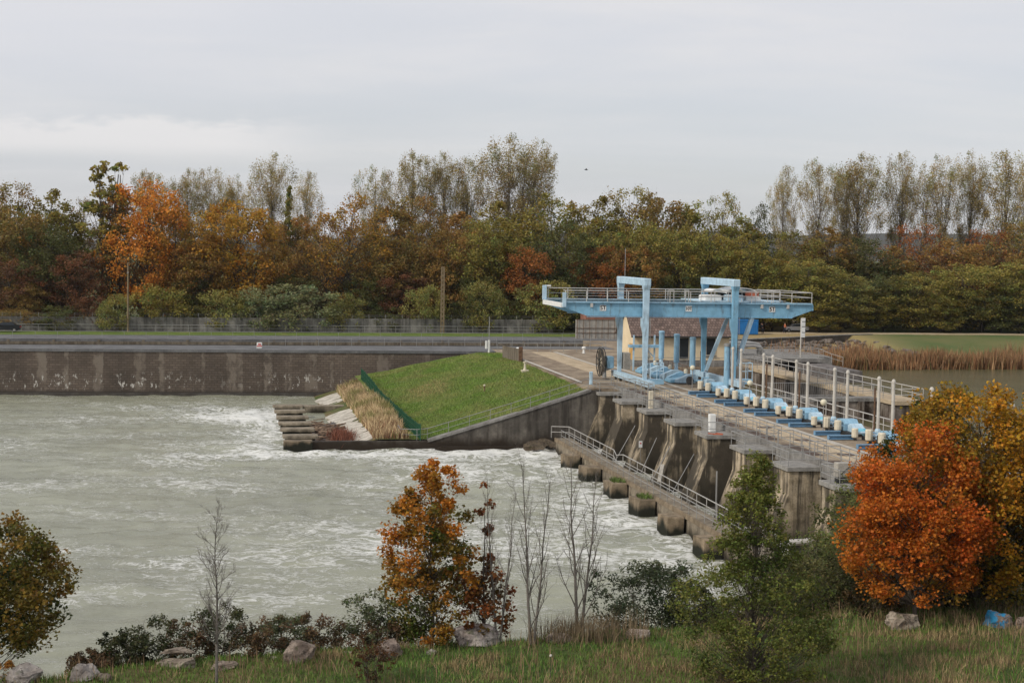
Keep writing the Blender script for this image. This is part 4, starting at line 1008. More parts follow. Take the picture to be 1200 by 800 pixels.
# jetty
T = thing('jetty', 'grey concrete jetty on dark columns with a stone pier head', 'jetty', (30, 42, 0))
MB().box(24, 35.4, 41, 45, -.45, .0).build('deck', 'grey_concrete', T)
for v in np.arange(25, 35, 2.2): MB().box(v, v+.6, 41.2, 44.8, -9, -.46).build('column', 'dark_wall', T)
MB().box(31.5, 35.2, 29., 40.9, -9, -.6).build('pier_head', 'rubble', T); MB().box(24, 34, 44., 44.8, -9, -.47).build('back_wall', 'dark_wall', T)
railing('grey three rail railing round the jetty deck', [(24.2,41.2,0),(35.2,41.2,0),(35.2,44.8,0),(24.2,44.8,0)], 1.2, 1.7, 'galv', (1., .66, .33))
railing('pale bent railing going down the jetty steps', [(35.3,43,0),(36.8,42.4,-.6),(38.2,42,-1.)], 1.1, 1.2, 'pale_rail')
t = thing('pipe_rack', 'bundle of long grey pipes with bent ends lying at the jetty', 'pipes', (25, 48, 0))
for k in range(4):
    z = .6+.3*(k % 2); u = 47.5+.7*k
    MB().tube([(20.5,u,z+.6),(28.2,u,z+.6),(29.0,u,z+.45),(29.4,u,z+.0),(29.5,u,-.1)], .2, 8).build('pipe', 'galv', t)
MB().box(22,22.3,47,50.2,-.03,1.1).box(26,26.3,47,50.2,-.03,1.1).build('rack', 'dark_steel', t)
struct(MB().box(18, 38, 45.01, 60, -9, -.06), 'landing', 'grey_concrete')
T = thing('signal_post', 'white post with a tall white board standing on the jetty', 'sign', (33.0, 43.5, 0))
MB().tube([(33.0,43.5,0),(33.0,43.5,5.0)], .09, 8).build('pole', 'post_cream', T); b = MB().box(32.95, 33.5, 43.36, 43.4, 2.55, 5.05); b = b.build('board', 'white', T)
for z in (3.15, 3.9, 4.55): MB().box(33.05, 33.5, 43.34, 43.355, z, z+.08).build('mark', 'ink', b)
# dark retaining wall on the far shore and riprap
T = thing('shore_wall', 'dark stone retaining wall below the straw coloured path verge', 'wall', (50, 88, 0)); pts = [(30,77),(39,80.6),(62,94.6),(66,96)]
m = MB()
for (a, b), (c, d) in zip(pts, pts[1:]): m.bar((a,b,-1.), (c,d,-1.), .7, 1.96)
m.build('wall', 'dark_wall', T); m = MB()
for (a, b), (c, d) in zip(pts, pts[1:]): m.bar((a,b,.06), (c,d,.06), .85, .12)
m.build('coping', 'grey_concrete', T)
me_r = [rock_mesh(70+k, 1.6, 1.3, .9) for k in range(4)]
rng = random.Random(8); m = MB()
rr = bmesh.new()
for k in range(150):
    u = rng.uniform(56, 92); v = rng.uniform(37, 62)
    if u > 80+(v-39)*.6: continue
    b2 = bmesh.new(); b2.from_mesh(me_r[k % 4]); s = rng.uniform(.6, 1.3)
    off = Vector((v-50, u-70, far_z(v, u)-.1)); rm = Matrix.Rotation(rng.uniform(0, 6), 4, 'Z')
    for x in b2.verts: x.co = rm @ (x.co*s)+off
    tmp = bpy.data.meshes.new('x'); b2.to_mesh(tmp); b2.free(); rr.from_mesh(tmp); bpy.data.meshes.remove(tmp)
me = bpy.data.meshes.new('riprap'); rr.to_mesh(me); rr.free(); me.materials.append(M['rock']); o = bpy.data.objects.new('riprap', me); COL.objects.link(o)
o.location = W(50, 70, 0); o.rotation_euler = (0,0,ANG); o.color = (.45,.42,.4,1); o['kind'] = 'stuff'
# reeds
rs = np.random.RandomState(6); n = 30000; v = rs.uniform(34, 150, n)**1.0; u = 48.6+np.abs(rs.normal(0, 4.2, n)); 
u = np.where(v < 52, 47+(u-48)*1.3, u)
hh = np.array([.65+.75*fract((a*.12, b*.3, 2), 1.)+.35 for a, b in zip(v, u)])
P = np.array([list(W(a, b, far_z(max(a, 24.1), max(b, 48))-.15)) for a, b in zip(v, u)])
cols = np.array([[.25, .15, .075]])*rs.uniform(.55, 1.35, (n, 1)); pl = rs.uniform(size=n) < .25; cols[pl] = np.array([.38, .27, .15])*rs.uniform(.7, 1.2, (pl.sum(), 1)); pl = rs.uniform(size=n) < .1; cols[pl] = np.array([.13, .13, .05])
blades('reeds', P, rs.uniform(1.5, 3.1, n)*hh, .13, cols*np.array([[.98,.84,.78]]), .22, 7)
# ================================================================== far side furniture
def atu(px, py, u):
    d = ray(px, py); c = Vector((0,0,HC)); t = (W(0,u)-c).dot(U)/d.dot(U); return c+d*t
def fence_seg(name, label, v0, v1, u, h, m, panel=2.5, post_m='cap_concrete', th=.12):
    t = thing(name, label, 'fence', ((v0+v1)/2, u, 0)); n = round((v1-v0)/panel)
    for i in range(n):
        a, b = v0+(v1-v0)*i/n, v0+(v1-v0)*(i+1)/n
        MB().box(a+.09, b-.09, u-th/2, u+th/2, -.1, h).build('panel', m, t)
        MB().box(a-.09, a+.09, u-.11, u+.11, -.1, h+.12).build('post', post_m, t)
    return t
t = fence_seg('panel_fence', 'long weathered concrete panel fence in front of the far wood', -120, 11.8, 95.2, 2.15, 'panel_concrete', 2.6, 'panel_concrete')
m = MB()
for v in np.arange(-119, 11, 2.6): m.bar((v,95.2,2.2),(v,95.5,2.75), .04,.04)
for z, du in ((2.4,.1),(2.55,.2),(2.7,.28)): m.tube([(-119,95.2+du,z),(11,95.2+du,z)], .015, 3)
m.build('barbed_wire', 'galv', t)
t = thing('yard_wall', 'pale concrete wall with rusty bars at the end of the panel fence', 'wall', (15, 80, 0))
MB().box(11.9, 24, 80.2, 80.5, -.1, 2.9).build('wall', 'pale_concrete', t); m = MB()
for v in np.arange(12.1, 24, .95): m.box(v-.03, v+.03, 80.02, 80.08, 0, 3.)
for z in (.9, 1.6, 2.9): m.box(11.9, 24, 80.085, 80.14, z, z+.07)
m.build('bars', 'rusty', t)
t = thing('brick_shed', 'low red brick shed showing above the pale yard wall under the crane', 'shed', (20, 84, 0))
MB().box(14.4, 26, 83, 88, -.1, 4.2).build('wall', 'red_brick', t); MB().box(16.6, 18.0, 82.9, 82.99, 3.5, 4.0).build('panel', 'pale_concrete', t); MB().box(14.2, 26.2, 82.7, 88.3, 4.21, 4.4).build('roof', 'dark_steel', t)
railing('long thin railing on the grass strip before the concrete fence', [(-120,93.5,.03),(13,93.5,.03)], 1.05, 2.4, 'galv', (1., .55), .03)
railing('grey railing on the near lock coping at the end of the deck', [(-34,62.4,.02),(12,62.4,.02)], 1.1, 2.2, 'galv', (1., .5), .03)
railing('two rail railing across the far end of the dam deck', [(-5.,52.2,0),(9,52.2,0)], 1.1, 1.75, 'galv', (1., .5), .034)
railing('thin railing on the far lock coping', [(-110,76.6,.02),(12,76.6,.02)], 1.0, 3., 'galv', (1.,), .025)
t = thing('wooden_pole', 'tall bare wooden pole on the grass strip before the orange tree', 'pole', (-53.9, 95, 0)); p = at(151,388); v, u, _ = dam(p)
MB().tube([(v,92.8,0),(v,92.8,10.4)], .15, 8, .11).build('shaft', 'pole_wood', t); MB().disc((v,92.6,8.9), .14, (0,1,0), .16, 10).build('insulator', 'cap_concrete', t)
v, u, _ = dam(at(520,391)); t = thing('lattice_pole', 'tall brown concrete pole with ladder holes by the panel fence', 'pole', (v, 94, 0))
m = MB()
for d in (-.17, .17): m.bar((v+d*1.25,94,0),(v+d,94,10.2), .11, .24)
for z in np.arange(.4, 10.2, .7): m.box(v-.17, v+.17, 93.94, 94.06, z, z+.28)
m.build('shaft', 'pole_wood', t); MB().box(v-.22,v+.22,93.9,94.1,10.2,10.35).build('head', 'pole_wood', t)
v, u, _ = dam(at(573,413)); t = thing('mast', 'thin pale mast with a white box at its foot at the lock end', 'pole', (v, u, 0))
MB().tube([(v,u,0),(v,u,1.6)], .14, 8).build('base', 'white', t); MB().tube([(v,u,1.6),(v,u,4.6)], .05, 6).build('mast', 'galv', t); MB().cbox(v-.5,v-.22,u-.15,u+.15,.5,1.5,.03).build('box', 'white', t)
t = thing('plank_gate', 'weathered plank gate end with dark posts on top of the grass slope', 'gate', (-5.7, 37.5, 0))
MB().bar((-6.3,41.5,.75),(-5.4,35.6,.75), .12, 1.5).build('planks', 'wood', t)
for (v, u) in ((-5.35,35.2),(-5.05,36.4)): MB().box(v-.18,v+.18,u-.18,u+.18,-.1,1.7).build('post', 'rusty', t)
def moor(label, px, py):
    v, u, _ = dam(at(px, py)); t = thing('bollard', label, 'bollard', (v, u, 0), 'white bollards')
    MB().lathe((v,u,0), [(.2,0),(.16,.1),(.15,.5),(.27,.62),(.28,.78),(.15,.88)], 12).build('body', 'white', t); MB().box(v-.3,v+.3,u-.3,u+.3,-.01,.04).build('foot', 'cap_concrete', t)
moor('small white bollard at the plank gate', 607, 415); moor('small white bollard standing alone at the far end of the deck', 684, 414)
p = at(615, 441, -.9); v, u, _ = dam(p); z = slope_z(v, u); t = thing('survey_marker', 'small pale marker on a square foot on the grass slope', 'marker', (v, u, z))
MB().box(v-.4,v+.4,u-.4,u+.4,z-.2,z+.12).build('foot', 'cream', t); MB().lathe((v,u,z+.12), [(.2,0),(.13,.3),(.12,.75),(.2,.8),(.2,.95)], 10).build('pillar', 'cream', t)
p = atu(561, 478, 22); v, u = -12.6, 18; z = slope_z(v, u); t = thing('stake', 'short dark stake with a pale top on the grass slope', 'stake', (v, u, z))
MB().tube([(v,u,z-.1),(v,u,z+.55)], .07, 6).build('stake', 'rusty', t); MB().ball((v,u,z+.62), .12).build('top', 'cream', t)
one(MB().tube([W(*a) for a in [(-4.75,46,.12),(-4.75,6.5,.12)]], .09, 6), 'white_pipe', 'pale_rail', 'long pale pipe lying along the edge of the deck above the grass', 'pipe', tuple(W(-4.75,20,0)), None, 'world')
v, u, _ = dam(at(304, 408)); t = thing('lifebuoy_box', 'small red and white box on the lock wall coping', 'marker box', (v, u, .03))
MB().cbox(v-.34,v+.34,u-.2,u+.2,.03,.75,.05).build('box', 'white', t); MB().box(v-.33,v+.33,u-.23,u-.201,.25,.36).build('stripe', 'red_paint', t); MB().box(v-.18,v+.18,u-.23,u-.201,.46,.62).build('stripe', 'red_paint', t)
# blue site container, people, parked cars on the far path
T = thing('site_container', 'bright blue site container standing beside the far path', 'container', (46.5, 97.6, 0)); v1 = dam(at(890, 392.5))[0]
u0 = 93.6; MB().box(v1-3.4, v1, u0, u0+2.3, .1, 2.3).build('body', 'container_blue', T); m = MB()
for v in np.arange(v1-3.3, v1, .33): m.box(v, v+.14, u0-.05, u0-.003, .2, 2.2)
m.build('ribs', 'container_blue', T); MB().box(v1-3.45, v1+.05, u0-.08, u0+2.38, 2.301, 2.42).build('roof', 'container_blue', T); MB().box(v1-3.4,v1,u0,u0+2.3,-.05,.095).build('skid', 'dark_steel', T)
def skin(name, verts, edges, radii, m, parent, sub=2):
    me = bpy.data.meshes.new(name); me.from_pydata(verts, edges, []); o = bpy.data.objects.new(name, me); COL.objects.link(o); o.parent = parent
    md = o.modifiers.new('s', 'SKIN'); sk = me.skin_vertices[0].data if me.skin_vertices else None
    if sk is None:
        bpy.context.view_layer.objects.active = o
        bm = bmesh.new(); bm.from_mesh(me); bm.verts.layers.skin.verify(); bm.to_mesh(me); bm.free(); sk = me.skin_vertices[0].data
    for i, r in enumerate(radii): sk[i].radius = (r, r) if not isinstance(r, tuple) else r; sk[i].use_root = (i == 0)
    md.use_smooth_shade = True; s = o.modifiers.new('d', 'SUBSURF'); s.levels = s.render_levels = sub; me.materials.append(M[m]); return o
def person(label, loc, rz, top, legs, stride=.12, bend=.0, arm=.12):
    t = thing('person', label, 'person', tuple(loc), None, 'world', rz); t['_b'] = (0,0,0); b = bend
    Vt = [(0,0,.95),(b*.4,0,1.2),(b,0,1.42),(b*1.15,0,1.52),(b*1.3+.01,0,1.6),(b*1.35+.02,0,1.69)]
    Rd = [.13,.12,.12,.055,.085,.085]; E = [(0,1),(1,2),(2,3),(3,4),(4,5)]
    for s in (-1, 1):
        k = len(Vt); Vt += [(stride*s*.1,.1*s,.88),(stride*s*.6,.1*s,.5),(stride*s*.8-.04,.1*s,.1),(stride*s*.8-.03,.1*s,.04),(stride*s*.8+.13,.11*s,.035)]; Rd += [.095,.062,.045,.045,.035]; E += [(0,k),(k,k+1),(k+1,k+2),(k+2,k+3),(k+3,k+4)]
        k = len(Vt); Vt += [(b,.19*s,1.4),(b+.02,.24*s,1.14),(b+arm,.24*s,.93),(b+arm+.03,.24*s,.84)]; Rd += [.06,.045,.035,.03]; E += [(2,k),(k,k+1),(k+1,k+2),(k+2,k+3)]
    skin('body', Vt, E, Rd, 'skin', t)
    Vj = [(0,0,.92),(b*.4,0,1.2),(b,0,1.42),(b*1.1,0,1.47)]; Rj = [.155,.15,.15,.08]; Ej = [(0,1),(1,2),(2,3)]
    for s in (-1, 1): k = len(Vj); Vj += [(b,.2*s,1.4),(b+.02,.25*s,1.14),(b+arm,.25*s,.92)]; Rj += [.085,.068,.055]; Ej += [(2,k),(k,k+1),(k+1,k+2)]
    skin('jacket', Vj, Ej, Rj, top, t)
    Vl = [(0,0,.96)]; Rl = [.15]; El = []
    for s in (-1, 1): k = len(Vl); Vl += [(stride*s*.1,.1*s,.86),(stride*s*.6,.1*s,.5),(stride*s*.8-.04,.1*s,.09)]; Rl += [.115,.085,.07]; El += [(0,k),(k,k+1),(k+1,k+2)]
    skin('trousers', Vl, El, Rl, legs, t)
    skin('hair', [(b*1.35,0,1.66),(b*1.35-.02,0,1.72),(b*1.35+.03,0,1.74)], [(0,1),(1,2)], [.09,.085,.07], 'hair', t)
    return t
def on(px, py): p = at(px, py, .07); return p
person('person in dark clothes leaning forward beside the blue container', at(893.5, 391, .07), 2.6, 'cloth_dark', 'cloth_dark', .1, .1)
person('person in an orange top walking on the far path', at(919.5, 390.5, .07), .3, 'cloth_orange', 'cloth_dark', .3, .02)
def car(name, label, base, rz, paint):
    t = thing(name, label, 'car', tuple(base), None, 'world', rz); t['_b'] = (0,0,0)
    prof = [(-2.1,.35),(-2.15,.75),(-2.0,.95),(-1.1,1.0),(-.5,1.42),(.9,1.45),(1.6,1.02),(2.05,.95),(2.12,.6),(2.05,.35)]
    m = MB(); m.loft([[(x,-.78 if z < 1.1 else -.62,z) for x,z in prof],[(x*1.0,-.84 if z < 1.1 else -.6,z) for x,z in prof],[(x,.84 if z < 1.1 else .6,z) for x,z in prof],[(x,.78 if z < 1.1 else .62,z) for x,z in prof]]); m.build('body', paint, t, smooth=False)
    for s in (-1, 1):
        MB().loft([[(-.95,s*.83,1.03),(1.4,s*.83,1.03),(.85,s*.66,1.38),(-.5,s*.66,1.36)],[(-.95,s*.85,1.03),(1.4,s*.85,1.03),(.85,s*.68,1.38),(-.5,s*.68,1.36)]]).build('side_window', 'glass', t)
        for x in (-1.35, 1.3):
            w = MB().disc((x,s*.76,.32), .32, (0,1,0), .2, 16).build('wheel', 'rubber', t); MB().disc((x,s*.87,.32), .18, (0,1,0), .03, 12).build('rim', 'galv', w)
        MB().box(-2.16,-2.08,s*.62-.15,s*.62+.15,.68,.82).build('headlight', 'globe', t); MB().box(2.08,2.14,s*.62-.13,s*.62+.13,.68,.86).build('tail_light', 'red_paint', t)
    return t
car('parked_car', 'pale grey car parked behind the white signal post', at(932, 389, -.03), .1, 'car_grey')
car('parked_car', 'dark car parked at the panel fence near the long grass strip', W(-71.2, 91.4, .03), ANG, 'car_dark')
# ================================================================== the far wood
def proto(seed, trunkm='bark', ls=.42, **kw):
    wood, P, C = grow(seed, **kw); k = f'{seed}'
    return (wood.build('trunk', trunkm, mesh_only=True), leaf_object('crown', P, ls, C, None, seed, mesh_only=True), kw['H'], kw['Wd'])
def palv(v=.3, hue=.12):
    def f(rng, rel, rho, t):
        k = .7*(1+rng.uniform(-v, v)); h = rng.gauss(0, hue); return [k*(1+h), k, k*(1-h*.5)]
    return f
PR = {}
PR['round'] = [proto(s, H=20, Wd=15, hb=.1, prof=ROUND, nc=150, cr=.12, lpc=75, pal=palv(), gap=.2, fill=.42) for s in (101, 102, 103, 104)]
PR['oval'] = [proto(s, H=22, Wd=11, hb=.12, prof=OVAL, nc=130, cr=.14, lpc=75, pal=palv(), gap=.2, fill=.42) for s in (111, 112, 113)]
PR['open'] = [proto(s, H=21, Wd=14, hb=.2, prof=ROUND, nc=115, cr=.12, lpc=52, pal=palv(), gap=.28, fill=.5, rlimb=1.6, ls=.36) for s in (121, 122, 123)]
PR['poplar'] = [proto(s, 'bark_pale', .23, H=30, Wd=11, hb=.22, prof=FAN, nc=190, cr=.11, lpc=82, pal=palv(), gap=.18, limb=.42, fill=.6, rlimb=1., flat=1.3, twigs=4, stems=st, spread=sp, r0=.24) for s, st, sp in ((131,1,0), (132,2,2.2), (133,1,0), (134,3,3.), (135,1,0), (136,2,1.6), (137,1,0))]
PR['bush'] = [proto(s, ls=.34, H=8, Wd=10, hb=.04, prof=ROUND, nc=70, cr=.13, lpc=80, pal=palv(), gap=.18, fill=.4) for s in (141, 142, 143)]
PR['snag'] = [proto(151, 'bark', .5, H=22, Wd=8, hb=.42, prof=[(0,.5),(.4,.9),(.75,.6),(1,.5)], wt=.3, nc=80, cr=.1, lpc=40, pal=palv(), gap=.2, limb=.3, stems=3, spread=2.2, rlimb=1.2, r0=.42)]
PR['cone'] = [proto(161, ls=.35, H=18, Wd=6, hb=.05, wt=.4, prof=CONE, nc=90, cr=.15, lpc=80, pal=palv(), gap=.15)]
OL=(.35,.3,.075); OB=(.37,.25,.075); DG=(.16,.165,.055); RB=(.25,.12,.06); OR=(.72,.31,.055); YO=(.5,.28,.045); RU=(.4,.16,.045); YG=(.36,.33,.1); PG=(.3,.31,.15); PO=(.5,.39,.15); BR=(.4,.24,.07); YB=(.3,.2,.055)
NAMES = {id(OL):'olive green', id(OB):'olive brown', id(DG):'dark green', id(RB):'dark red brown', id(OR):'bright orange', id(YO):'yellow orange', id(RU):'rust coloured', id(YG):'yellow green', id(PG):'pale green', id(PO):'pale thin leaved', id(BR):'orange brown', id(YB):'yellow brown'}
KN = {'round':('broadleaf_tree','broadleaf tree','tree'), 'oval':('tall_tree','tall oval tree','tree'), 'open':('open_tree','loose crowned tree','tree'), 'poplar':('poplar','steep branched poplar','tree'), 'bush':('shrub','bushy shrub','shrub'), 'snag':('snag_tree','half bare many stemmed tree','tree'), 'cone':('conical_tree','narrow pointed tree','tree')}
F = [ # kind, px, top py, width px, u, colour
 # back row of poplars
 ('poplar',175,200,52,150,PO),('poplar',222,199,50,150,PO),('poplar',250,197,46,152,PO),('poplar',275,205,40,155,PO),('poplar',318,182,62,140,PO),('poplar',362,202,46,148,PO),('poplar',438,196,54,146,PO),('poplar',482,178,58,142,PO),('poplar',512,180,50,142,PO),('poplar',546,186,54,144,PO),('poplar',592,158,84,130,PO),('poplar',624,166,58,134,PO),
 ('poplar',918,195,42,150,PO),('poplar',955,187,62,146,PO),('poplar',1008,181,74,146,PO),('poplar',1052,178,56,148,PO),('poplar',1092,182,64,146,PO),('poplar',1133,179,52,148,PO),('poplar',1168,178,76,144,PO),('poplar',1206,186,50,150,PO),('poplar',988,200,38,152,PO),
 # middle row
 ('round',-12,214,95,122,OL),('open',22,216,80,124,OB),('oval',62,224,75,122,OL),('open',98,236,70,126,OB),('oval',200,236,70,126,OB),('cone',338,218,36,124,YG),('open',250,245,90,124,OB),('round',345,250,90,122,BR),('oval',462,236,85,118,OB),('open',502,232,80,118,BR),('oval',540,250,80,116,BR),('open',432,250,70,120,OB),
 ('oval',578,238,80,120,OL),('round',648,228,100,120,OL),('oval',700,232,84,118,OL),('open',735,221,96,120,OL),('round',768,224,95,120,OB),('oval',806,240,80,120,OL),('open',843,228,70,122,OL),('open',886,241,48,124,DG),('oval',862,258,70,118,OL),('round',920,272,90,120,OL),('oval',965,268,80,122,OB),('round',1010,280,100,118,DG),('open',1075,264,90,122,RU),('round',1118,278,90,118,BR),('open',1150,270,80,122,RU),('round',1190,262,100,122,OB),('open',1100,300,80,116,RB),
 ('round',1222,250,90,124,OL),('oval',1045,290,70,118,OB),
 # front row
 ('snag',122,191,72,112,OL),('round',18,240,90,110,OB),('round',10,300,80,104,RB),('round',55,262,85,108,DG),('round',88,292,70,105,RB),('round',172,209,108,110,OR),('open',140,240,70,111,BR),('open',205,244,60,108,YO),('round',278,233,112,106,YO),('oval',235,272,70,104,BR),('round',320,275,70,106,BR),
 ('open',412,231,104,106,YO),('open',380,256,80,105,BR),('round',452,278,85,106,OB),('round',490,262,80,107,OB),('round',525,270,80,106,BR),('round',560,258,85,106,OL),('round',612,288,72,104,RU),('oval',590,262,70,107,OL),('round',660,262,90,107,DG),('round',705,290,80,104,RU),('round',690,262,80,108,OL),('round',742,288,84,104,BR),('round',752,258,85,108,OL),('round',790,262,80,107,OL),('round',830,268,80,107,OL),('oval',868,275,70,106,OL),
 ('round',905,300,84,106,OL),('round',945,302,100,105,OL),('round',985,318,84,104,YG),('round',1035,322,70,106,DG),('round',1075,318,92,105,OL),('round',1125,308,96,105,OL),('round',1172,306,96,105,OL),('round',1215,300,90,106,OL),('round',1018,340,70,104,OL),('round',895,325,70,104,OL),('round',850,312,70,103,OL),('round',800,315,80,103,DG),('round',655,322,70,103,DG),('round',560,318,70,103,DG),('round',470,318,80,103,RB),('round',430,322,60,103,DG),('round',345,320,60,103,DG),('round',225,322,60,103,DG),('round',30,330,60,103,OB),('round',760,328,70,103,DG),('round',1150,340,70,103,DG),('round',1100,345,60,102,OL),('round',1195,345,70,102,DG),('round',960,350,70,102,OL),
 # shrubs at the fence
 ('bush',20,362,60,97,OB),('bush',72,358,64,97,DG),('bush',104,348,50,98,RB),('bush',136,345,40,94.2,YG),('bush',190,335,70,98,OL),('bush',262,340,58,97.5,YG),('bush',302,338,70,97,PG),('bush',352,334,96,97,PG),('bush',404,344,46,96.6,YG),('bush',498,334,52,96.8,YG),('bush',566,330,56,96.8,YG),('bush',640,330,78,96.8,YG),('bush',450,360,50,98,DG),('bush',600,352,40,98,DG),('bush',700,352,60,98,DG),('bush',540,355,50,98,DG),('bush',230,352,40,98.5,DG)]
cnt = {}; F.sort(key=lambda r: r[1]); tot = {}
for r in F: k = (r[0], id(r[5])); tot[k] = tot.get(k, 0)+1
rng = random.Random(77); PLUR = lambda s: s
for kind, px, top, wpx, u, col in F:
    pr = PR[kind]; k = (kind, id(col)); i = cnt.get(k, 0); cnt[k] = i+1
    tm, cm, H, Wd = pr[rng.randrange(len(pr))] if kind != 'poplar' else pr[i % len(pr)]
    g = atu(px, 390, u); z = atu(px, top, u).z; dep = g.dot(FW); wd = wpx*dep/FPX
    nm, ds, cat = KN[kind]; where = 'of the far wood' if kind != 'bush' else 'at the concrete fence'
    if kind == 'poplar': where = 'over the far wood'
    lab = f'{NAMES[id(col)]} {ds} {where}' + (f', {ORD[i] if i < 20 else "twenty first" if i == 20 else "twenty second"} from left of {tot[k]}' if tot[k] > 1 else '')
    t = thing(nm, lab, cat, (g.x, g.y, -.05), {'poplar':'poplars over the far wood','bush':'shrubs at the concrete fence'}.get(kind, 'trees of the far wood'), 'world', rng.uniform(0, 6.28)); t['_b'] = (0,0,0)
    q = rng.uniform(.85, 1.15); t.scale = (wd/Wd*q, wd/Wd/q, z/H)
    for nm2, me, c in (('trunk', tm, (1,1,1)), ('crown', cm, col)):
        o = bpy.data.objects.new(nm2, me); COL.objects.link(o); o.parent = t; q = rng.uniform(1.02, 1.3); o.color = (c[0]*q, c[1]*q, c[2]*q, 1)
# dense low growth filling the depth of the wood
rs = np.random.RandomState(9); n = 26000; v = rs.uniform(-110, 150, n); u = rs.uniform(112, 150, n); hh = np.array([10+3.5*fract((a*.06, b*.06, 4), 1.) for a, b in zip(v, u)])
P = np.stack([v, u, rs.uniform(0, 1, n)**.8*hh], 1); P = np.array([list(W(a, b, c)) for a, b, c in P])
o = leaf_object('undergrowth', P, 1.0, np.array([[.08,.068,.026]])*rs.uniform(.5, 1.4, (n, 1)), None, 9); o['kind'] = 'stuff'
# bird
t = thing('bird', 'tiny dark bird flying over the wood', 'bird', tuple(atY(687, 199, 170)), None, 'world'); t['_b'] = (0,0,0)
MB().loft([[(x+dx*.0, .07*r_*math.cos(a), .07*r_*math.sin(a)) for a in [k*1.0472 for k in range(6)]] for x, r_, dx in ((-.22,.1,0),(-.12,.8,0),(0,1,0),(.1,.7,0),(.2,.15,0))]).loft([[(-.07,.0,.02),(.08,0,.02),(.03,.3,.12),(-.05,.3,.12)],[(-.07,.0,.035),(.08,0,.035),(.03,.3,.13),(-.05,.3,.13)]]).loft([[(-.07,.0,.02),(.08,0,.02),(.03,-.3,.12),(-.05,-.3,.12)],[(-.07,.0,.035),(.08,0,.035),(.03,-.3,.13),(-.05,-.3,.13)]]).build('body', 'bird_dark', t)
# ================================================================== near bank: trees, shrubs, rocks, grass
def gp(px, py, dz=0.):     # point of the near bank seen at a spot of the survey photo
    z = -1.
    for _ in range(6): p = at(px, py, z); z = max(-1.6, ground_z(p.x, p.y))
    d = Vector((p.x, p.y, 0)).normalized()
    while bank_sd(p.x, p.y) < .35: p -= d*.1
    z = ground_z(p.x, p.y)
    return Vector((p.x, p.y, z+dz))
ORA=(.5,.19,.025); GRN=(.055,.085,.02); RED=(.52,.13,.02); YEL=(.42,.24,.025); DGR=(.03,.05,.012); OLV=(.09,.11,.03); BRN=(.16,.07,.025)
p = gp(506, 752)
plant('maple_tree', 'young orange and green maple before the river, left of the bare trees', 'tree', p, 201, ls=.12, aspect=1.25, H=6.95, Wd=3.6, hb=.05, prof=[(0,.6),(.15,.95),(.4,1.),(.6,.85),(.8,.7),(.93,.5),(1,.2)], nc=165, cr=.13, lpc=90, pal=pal2((.09,.115,.022), ORA, 1.7, -.02, .5, .5), gap=.24, r0=.07, fill=.5)
p = gp(566, 752)
plant('slim_maple', 'slim sparse red brown young tree right beside the orange maple', 'tree', p, 202, ls=.14, aspect=1.25, H=6.0, Wd=2.4, hb=.04, prof=[(0,.75),(.2,1.),(.42,.75),(.6,.3),(.8,.22),(1,.08)], nc=78, cr=.13, lpc=32, pal=pal2((.1,.07,.02), (.26,.085,.025), 2., .2, .2, .1), gap=.3, r0=.05)
p = at(-30, 768, -1.1); p.z = ground_z(p.x, p.y)
plant('maple_tree', 'leaning bronze green maple cut by the edge of the picture over the river', 'tree', p, 203, ls=.125, aspect=1.25, H=7.7, Wd=6.4, hb=.3, prof=[(0,.35),(.2,.9),(.5,1.),(.75,.75),(1,.15)], nc=200, cr=.1, lpc=118, pal=pal2((.08,.1,.022), (.27,.14,.022), 1.8, -.25, .15, .8), gap=.2, r0=.08, lean=(.5,0))
# the two big autumn trees at the right
p = gp(1072, 728)
plant('maple_tree', 'round red orange maple at the end of the dam', 'tree', p, 204, ls=.115, aspect=1.2, H=8.15, Wd=5.7, hb=.15, prof=[(0,.7),(.2,1),(.45,1),(.62,.9),(.8,.66),(.92,.42),(1,.12)], nc=340, cr=.105, lpc=112, pal=pal3(ORA, RED, (.3,.19,.03)), gap=.12, r0=.1, fill=.38)
p = gp(1156, 722); p.y += 1.5; p.z = ground_z(p.x, p.y)
plant('maple_tree', 'tall yellow orange maple with green patches behind the red one', 'tree', p, 205, ls=.13, aspect=1.2, H=9.3, Wd=7.8, hb=.1, prof=OVAL, nc=320, cr=.1, lpc=118, pal=pal2((.1,.12,.025), (.47,.235,.02), 1.5, .18, .25, .5), gap=.2, r0=.12, fill=.4)
p = gp(1250, 720); p.y += 2.5
plant('maple_tree', 'deep green and yellow maple at the right edge of the picture', 'tree', p, 206, ls=.18, aspect=1.2, H=8.9, Wd=5.6, hb=.1, prof=ROUND, nc=220, cr=.105, lpc=80, pal=pal2((.06,.09,.02), (.36,.2,.02), 1.5, .0, .3, .5), gap=.2, r0=.1)
p = gp(1118, 715); p.y += 4.; p.z = ground_z(p.x, p.y)
plant('dark_tree', 'dark green tree half hidden between the red and the yellow maple', 'tree', p, 207, ls=.17, H=8.6, Wd=4.4, hb=.05, prof=OVAL, nc=180, cr=.11, lpc=80, pal=pal2(DGR, (.1,.1,.025), 1.6, .0, .1, .3), gap=.2, r0=.09)
# green young tree
p = gp(880, 812)
plant('green_tree', 'young green tree with a thin pointed top in front of the dam', 'tree', p, 208, ls=.11, aspect=1.9, H=7.9, Wd=5.6, hb=.06, wt=.55, prof=[(0,.6),(.1,.85),(.25,1.),(.4,.9),(.5,.68),(.6,.46),(.75,.34),(.88,.22),(1,.08)], nc=300, cr=.085, lpc=80, pal=pal2((.065,.09,.02), (.19,.2,.045), 1.8, .05, .2, .45), gap=.12, r0=.075, fill=.45, trunk='bark')
